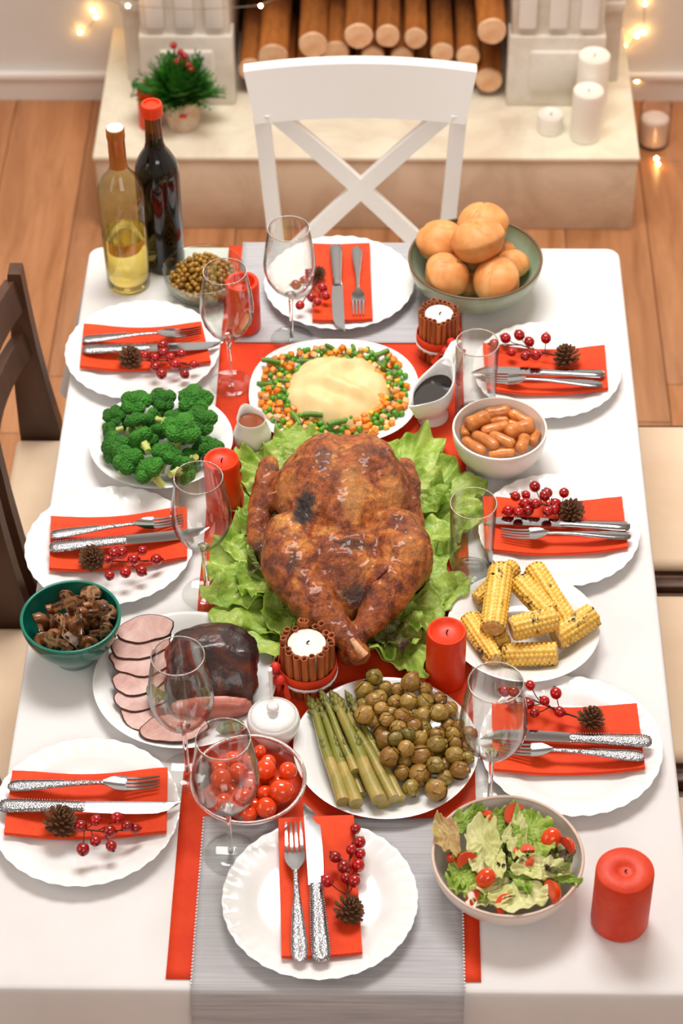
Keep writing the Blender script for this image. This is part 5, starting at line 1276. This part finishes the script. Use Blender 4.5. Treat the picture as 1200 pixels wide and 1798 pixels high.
M['tomato'] = mat('tomato', (226, 56, 10), .1, c2=(234, 80, 18), nscale=18, coat=.6, rnd=.08, sss=.05); M['tomato_cut'] = mat('tomato_cut', (226, 66, 40), .25, c2=(240, 130, 90), nscale=90, lo=.5, hi=.68, coat=.4)
TOM = G().ball((0, 0, 0), (1, 1, .93), 26, 18, fn=lambda p: 1-.06*max(0, p.z)**12).mesh('cherry_tomato', M['tomato'], ang=180)
TI = []
for (x, y, r, h) in [(680, 700, 78, .050), (830, 748, 68, .046), (805, 905, 95, .044), (690, 1022, 78, .038), (555, 1065, 62, .032), (622, 556, 48, .034), (300, 825, 78, .048), (470, 730, 70, .050), (350, 965, 72, .044), (510, 960, 72, .046), (430, 640, 66, .040), (655, 882, 62, .030), (560, 830, 75, .034), (420, 860, 75, .032), (300, 700, 60, .032), (540, 640, 60, .028), (760, 830, 70, .028), (620, 960, 70, .026), (740, 640, 60, .032), (380, 760, 70, .030), (460, 1010, 65, .030), (250, 900, 60, .034), (600, 740, 70, .026), (700, 790, 60, .030)]:
    p = T(x/4.615+320, y/4.615+1200, h); r = r*1.1/(scale_at(p)*4.615); TI.append([p, p.copy(), r, r])
relax(TI, ((c.x, c.y), TZ+.0062, [(0, .004)]+[(.035+.0385*(k/8)**.9, .005+.044*(k/8)) for k in range(9)]+[(.0735, .050), (.0755, .0522), (.08, .052)]), 80, .97)
for (p, _, r, _) in TI:
    o = obj('cherry_tomato', TOM, None, p, (random.uniform(-.6, .6), random.uniform(-.6, .6), 0)); o.scale = (r, r, r); tag(o, 'whole red cherry tomato in the ribbed glass bowl', 'tomato', 'tomatoes in the glass bowl')

# ---- asparagus and sprouts
c = T(678, 1311, .02); round_plate('serving_plate', 'round white plate of asparagus and Brussels sprouts', c, .1295)
M['asp'] = mat('asp', (112, 128, 40), .33, c2=(152, 134, 62), nscale=40, lo=.35, hi=.65, bump=.3, bscale=60, stretch=(1, .3, 1), coat=.3, rnd=.12); M['asp_butt'] = mat('asp_butt', (184, 158, 88), .36, c2=(142, 138, 58), nscale=34, lo=.4, hi=.66, bump=.2, coat=.25); M['asp_tip'] = mat('asp_tip', (128, 120, 50), .45, c2=(96, 100, 40), nscale=80)
def spear(i, p, q, r, cut=.62):
    o = thing('asparagus_spear', 'roasted green asparagus spear, '+('outermost of the bundle towards the sugar bowl', 'second of the bundle from the sugar bowl', 'thin one between two thick spears', 'thickest one lying on top of the bundle', 'fifth of the bundle from the sugar bowl', 'outermost of the bundle beside the sprouts', 'lying underneath the thick spears', 'short one on top near the tips')[i], 'asparagus', q, 0, 'asparagus on the plate'); random.seed(i)
    d = p-q; side = Vector((d.y, -d.x, 0)).normalized()
    def at(t): return d*t+side*(.0008*math.sin(9*t+i))
    G().tube([at(t*cut/6) for t in range(7)], [r*(1-.03*t) for t in range(7)], 14).build('pale_stalk', M['asp_butt'], o, ang=50)
    m = 10; G().tube([at(cut-.04+(1-cut)*t/m*1.0) for t in range(m+1)], [r*.84*(1-.32*(t/m)) for t in range(m+1)], 14).build('green_stalk', M['asp'], o, ang=50)
    g = G()
    for k in range(16):
        t = .84+.18*k/15; c_ = at(t); a = k*2.4; rr = r*.62*(1-.6*max(0, (t-.84)/.18)**2); u = d.normalized(); w_ = u.cross(Vector((0, 0, 1))).normalized(); v_ = w_.cross(u)
        e = w_*math.cos(a)+v_*math.sin(a); f_ = u.cross(e)
        g.tube([c_+e*rr*.5, c_+e*rr*1.05+u*.006, c_+e*rr*.55+u*.015], [r*.35, r*.42, r*.05], 6)
    g.build('tip_scales', M['asp_tip'], o, ang=60)
    for k in range(4):
        g = G(); t = cut+.06*k*1.0; c_ = at(t); a = k*2.1+i; u = d.normalized(); w_ = u.cross(Vector((0, 0, 1))).normalized(); v_ = w_.cross(u); e = w_*math.cos(a)*.6+v_*abs(math.sin(a))
        g.tube([c_+e*r*.5, c_+e*r*.85+u*.004, c_+e*r*.8+u*.012], [r*.3, r*.32, r*.04], 6); g.build('scale_leaf', M['asp_tip'], o, ang=60)
ASP = [((355, 440), (500, 925), 66, .020, .018, .45), ((395, 440), (575, 918), 72, .022, .022, .42), ((432, 430), (560, 860), 50, .03, .022, .3), ((450, 405), (672, 900), 76, .034, .030, .42), ((490, 420), (735, 890), 56, .028, .026, .55), ((528, 400), (772, 880), 50, .022, .02, .55), ((500, 540), (690, 935), 60, .016, .014, .5), ((400, 400), (560, 760), 46, .034, .028, .2)]
AI = []
for (a_, b_, w, h0, h1, ct) in ASP:
    p = T(a_[0]/2.727+420, a_[1]/2.727+1080, h0); q = T(b_[0]/2.727+420, b_[1]/2.727+1080, h1); rr = w/(scale_at(q)*2.727)/2*1.03; AI.append([p, q, rr*.62, rr])
relax(AI, DISH['round white plate of asparagus and Brussels sprouts'], 120, .97)
for i, (p, q, _, rr) in enumerate(AI): spear(i, p, q, rr, ASP[i][5])
M['sprout'] = mat('sprout', (156, 134, 52), .32, c2=(84, 46, 18), nscale=1.3, ndist=.6, lo=.44, hi=.68, bump=.3, bscale=5, coat=.35, rnd=.15, ramp=((104, 104, 34), (204, 160, 84), (150, 88, 36), (136, 120, 46), (196, 148, 74), (122, 70, 30)))
def sprout_mesh(sd):
    g = G(); random.seed(sd)
    g.ball((0, 0, 0), (.92, .92, 1.0), 18, 12)
    for k in range(6):
        a = k*2.4+sd; el = -.2+.16*k; c_ = Vector((math.cos(a)*math.cos(el), math.sin(a)*math.cos(el), math.sin(el))); s_ = c_.cross(Vector((0, 0, 1))).normalized(); t_ = s_.cross(c_)
        m = 8
        def P(i, j):
            u = (i/(m-1)-.5)*2.1; v = (j/(m-1)-.5)*2.0; e = max(abs(u)/1.05, abs(v)); w = u*(1-.35*v*v)
            d = (c_+s_*math.tan(w*.55)+t_*math.tan(v*.75)).normalized(); return tuple(d*(1.0+.02*k*.5+.05*max(0, e-.75)*4*.5))
        g.grid(P, m, m)
    g.tube([(0, 0, -1.12), (0, 0, -.85)], [.3, .36], 10); return g.mesh('brussels_sprout', M['sprout'], ang=35)
SP = [sprout_mesh(s) for s in range(3)]
sl = [(674, 342, 40), (742, 355, 33), (828, 352, 45), (600, 370, 43), (675, 400, 40), (655, 430, 38), (742, 418, 38), (585, 442, 34), (822, 425, 40), (895, 410, 44), (950, 410, 32), (965, 480, 42), (1015, 470, 34), (700, 475, 36), (780, 505, 44), (880, 490, 42), (860, 540, 38), (620, 510, 44), (625, 568, 46), (700, 540, 34), (745, 560, 40), (950, 568, 44), (1010, 590, 38), (1040, 545, 30), (700, 620, 44), (740, 615, 34), (815, 595, 32), (860, 618, 38), (795, 652, 38), (935, 640, 42), (1000, 645, 34), (1100, 605, 38), (720, 690, 45), (860, 690, 50), (985, 710, 35), (1050, 690, 40), (850, 755, 50), (930, 750, 40), (1050, 755, 42), (758, 770, 36), (810, 822, 40), (935, 838, 50), (990, 785, 36), (1045, 625, 34), (660, 480, 34), (780, 720, 34), (905, 800, 34), (640, 470, 30), (690, 580, 34), (820, 480, 34), (900, 550, 34), (880, 640, 34), (660, 545, 34), (1080, 650, 34), (790, 560, 30), (1000, 530, 34), (760, 660, 36), (930, 690, 34), (1090, 720, 30), (870, 380, 32), (700, 360, 30)]
SR = []
for i, (x, y, r) in enumerate(sl):
    px, py = x/2.727+420, y/2.727+1080; e_ = math.hypot(px-715, (py-1300)*1.35)/130; p = T(px, py, .016+.018*max(0, 1-e_*1.1)+.004*(i % 3)-(.008 if i >= 47 else 0)); rr = r/(scale_at(p)*2.727)*1.07; SR.append([p, p.copy(), rr, rr])
ALL = SR+[[a_.copy(), b_.copy(), c_, d_] for a_, b_, c_, d_ in AI]
relax(ALL, DISH['round white plate of asparagus and Brussels sprouts'], 0)
for _ in range(50):
    relax(SR, DISH['round white plate of asparagus and Brussels sprouts'], 1, .94)
    for S_ in SR:
        for A_ in AI:
            s_, t_ = seg_near(A_[0], A_[1], S_[0], S_[0]+Vector((0, 0, 1e-4))); q_ = A_[0].lerp(A_[1], s_); d_ = S_[0]-q_; nd = A_[2]+(A_[3]-A_[2])*s_+S_[2]
            if d_.length < nd: S_[0] = S_[1] = S_[0]+d_.normalized()*(nd-d_.length)
for i, (p, _, rr, _) in enumerate(SR):
    random.seed(i); o = obj('brussels_sprout', SP[i % 3], None, p, (random.uniform(0, 3), random.uniform(-.7, .7), random.uniform(0, 6))); o.scale = (rr, rr, rr*1.04); tag(o, 'browned Brussels sprout heaped beside the asparagus', 'sprout', 'Brussels sprouts on the plate')

# ---- salad
M['blush'] = mat('blush', (236, 226, 216), .28, coat=.2); M['blush_rim'] = mat('blush_rim', (216, 190, 174), .4)
c = T(892, 1504, .06); bowl('salad_bowl', 'off-white bowl with brown rim holding green salad and tomatoes', c, .1005, .062, .05, M['blush'], rim=M['blush_rim'], z=.0006)
M['salad_pale'] = mat('salad_pale', (206, 210, 128), .4, c2=(224, 222, 168), nscale=18, lo=.35, hi=.65, bump=.3, bscale=70, sss=.1, sssr=(.6, 1, .3)); M['salad_brown'] = mat('salad_brown', (176, 140, 92), .45, c2=(196, 176, 112), nscale=24, bump=.3)
S4 = 1/4.444
for i, (bx, by, tx, ty, w, h, m, l) in enumerate([(200, 300, 20, 300, .032, .058, 'salad_brown', 'brownish salad leaf hanging over the salad bowl rim'), (520, 400, 250, 330, .036, .058, 'salad_pale', 0), (560, 330, 760, 300, .03, .062, 'salad_pale', 0), (640, 300, 900, 160, .026, .058, 'lettuce', 0), (700, 300, 930, 400, .026, .062, 'lettuce', 0), (300, 260, 200, 130, .03, .05, 'lettuce', 0), (470, 220, 480, 90, .026, .05, 'lettuce', 0), (560, 200, 660, 170, .024, .05, 'lettuce', 0),
      (560, 480, 400, 460, .03, .060, 'salad_pale', 0), (600, 620, 760, 560, .028, .056, 'lettuce', 0), (850, 660, 830, 470, .03, .056, 'salad_pale', 0), (930, 640, 1030, 520, .026, .050, 'lettuce', 0), (640, 700, 720, 860, .034, .052, 'salad_pale', 0), (520, 650, 540, 800, .028, .050, 'salad_pale', 0), (300, 600, 120, 560, .028, .048, 'lettuce', 0), (330, 640, 220, 760, .03, .048, 'lettuce', 0), (420, 700, 440, 840, .024, .046, 'salad_pale', 0), (930, 480, 1060, 540, .022, .056, 'lettuce_dark', 'dark red salad leaf near the salad bowl rim'), (600, 480, 660, 520, .02, .058, 'lettuce_dark', 'dark red salad leaf in the middle of the salad'),
      (780, 400, 870, 440, .02, .056, 'lettuce_dark', 'dark red salad leaf among halved tomatoes'), (400, 300, 560, 380, .036, .05, 'lettuce', 0), (600, 520, 360, 520, .045, .036, 'lettuce', 0), (420, 520, 260, 440, .05, .042, 'lettuce', 0), (780, 520, 940, 620, .05, .042, 'lettuce', 0), (780, 400, 900, 290, .045, .042, 'lettuce', 0), (480, 660, 390, 760, .045, .04, 'lettuce', 0), (760, 640, 820, 780, .045, .04, 'lettuce', 0), (600, 500, 840, 520, .045, .036, 'lettuce', 0), (600, 480, 600, 300, .045, .036, 'lettuce', 0), (600, 520, 600, 740, .045, .034, 'lettuce', 0)]):
    leaf(l or ('pale green salad leaf in the salad bowl' if m == 'salad_pale' else 'bright green frilly salad leaf in the salad bowl'), (bx*S4+760, by*S4+1400), (tx*S4+760, ty*S4+1400), w*(1.3 if m == 'salad_pale' else 1.15 if h > .045 else .85), 200+i, h+(.006 if h > .045 else .002), m=m, ruf=.009 if m == 'lettuce' else .006, curl=.006, na=90, group='salad leaves in the bowl', name='salad_leaf', cat='salad leaf')
def wedge():
    g = G(); n = 14; m = 8; sp = 1.25
    def P(i, j): a = -sp/2+sp*i/(m-1); t = PI*j/(n-1); return (math.sin(t)*math.cos(a), math.sin(t)*math.sin(a), math.cos(t)*1.15)
    g.grid(P, m, n); sk = g.mesh('skin', M['tomato'], ang=80)
    g = G()
    for s in (-1, 1):
        a = s*sp/2; rim = [(math.sin(PI*j/(n-1))*math.cos(a), math.sin(PI*j/(n-1))*math.sin(a), math.cos(PI*j/(n-1))*1.15) for j in range(n)]
        g.add([(.06, 0, 0)]+rim, [(0, j+1, j+2) if s < 0 else (0, j+2, j+1) for j in range(n-1)])
    return sk, g.mesh('cut_face', M['tomato_cut'], ang=30)
WS, WC = wedge()
for i, (x, y, r, h, rot, whole) in enumerate([(405, 145, 52, .056, (1.2, .3, .4), 0), (655, 140, 80, .056, (1.4, .2, 2.4), 0), (925, 320, 76, .060, 0, 1), (1030, 395, 72, .056, (1.6, -.6, .6), 0), (715, 415, 70, .064, (1.5, .9, 1.6), 0), (735, 525, 55, .062, (.6, .8, 1.3), 0), (275, 510, 72, .056, (1.2, -.4, 2.2), 0), (155, 470, 45, .046, 0, 1), (415, 630, 72, .058, 0, 1), (900, 750, 88, .05, (1.5, -.5, .3), 0), (355, 805, 80, .046, (1.5, .6, 2.8), 0), (590, 850, 85, .046, (1.5, .2, 2.6), 0)]):
    p = T(x*S4+760, y*S4+1400, h+.014); r = r*1.12/(scale_at(p)*4.444)
    if whole: o = obj('cherry_tomato', TOM, None, p, (.8, .3, i)); o.scale = (r*.9, r*.9, r*1.2); tag(o, 'whole red cherry tomato in the green salad', 'tomato', 'tomatoes in the salad')
    else:
        o = thing('tomato_wedge', 'cut red tomato wedge in the green salad', 'tomato', p, 0, 'tomato wedges in the salad'); obj('skin', WS, o); obj('cut_face', WC, o); o.rotation_euler = rot; o.scale = (r*1.1, r*1.1, r*.95)

# ---- glass bowl of roasted peas
c = T(357, 474, .05); o = thing('pea_bowl', 'greenish clear glass bowl of small brown roasted peas', 'bowl', (c.x, c.y, TZ+.0016))
pr = [(0, .001), (.042, 0), (.046, .001)]+[(.046+.0235*math.sin(k/8*PI/2), .002+.048*(k/8)**1.3) for k in range(1, 9)]+[(.0702, .0515), (.069, .052), (.0672, .050)]+[(.043+.0235*math.sin(k/8*PI/2), .006+.044*(k/8)**1.3) for k in range(8, -1, -1)]+[(0, .005)]
G().lathe(pr, 56).build('bowl_wall', thin_glass('bowl_green', (244, 250, 244)), o, ang=50)
M['rpea'] = mat('rpea', (166, 124, 40), .35, c2=(140, 96, 28), nscale=60, rnd=.28, coat=.2); RP = G().ball((0, 0, 0), (.0052, .0050, .0047), 10, 7).mesh('roasted_pea', M['rpea'])
random.seed(77); placed = []
for layer in range(5):
    tr = 0
    while tr < 900:
        tr += 1; a = random.uniform(0, 2*PI); r = .0575*math.sqrt(random.random())*(1-.13*layer) if layer else .0565*math.sqrt(random.random())
        z = .034+.0075*layer*1.0
        if r > .058 and layer > 1: continue
        x, y = c.x+r*math.cos(a), c.y+r*math.sin(a)
        if any((x-q[0])**2+(y-q[1])**2+(z-q[2])**2 < .0088**2 for q in placed): continue
        if len(placed) >= 290: break
        placed.append((x, y, z)); q = obj('roasted_pea', RP, None, (x, y, TZ+z+random.uniform(-.001, .001)), (random.uniform(0, 3), random.uniform(0, 3), 0)); s = random.uniform(.85, 1.1); q.scale = (s, s, s); tag(q, 'small brown roasted pea in the greenish glass bowl', 'pea', 'roasted peas in the glass bowl')
o = G().lathe([(0, .0065), (.040, .0065), (.0525, .016), (.0575, .027), (.057, .0285), (0, .031)], 40).build('pea_heap', M['rpea']); o.location = (c.x, c.y, TZ+.0016); tag(o, 'packed lower layers of roasted peas filling the glass bowl', 'peas', None, 'stuff')
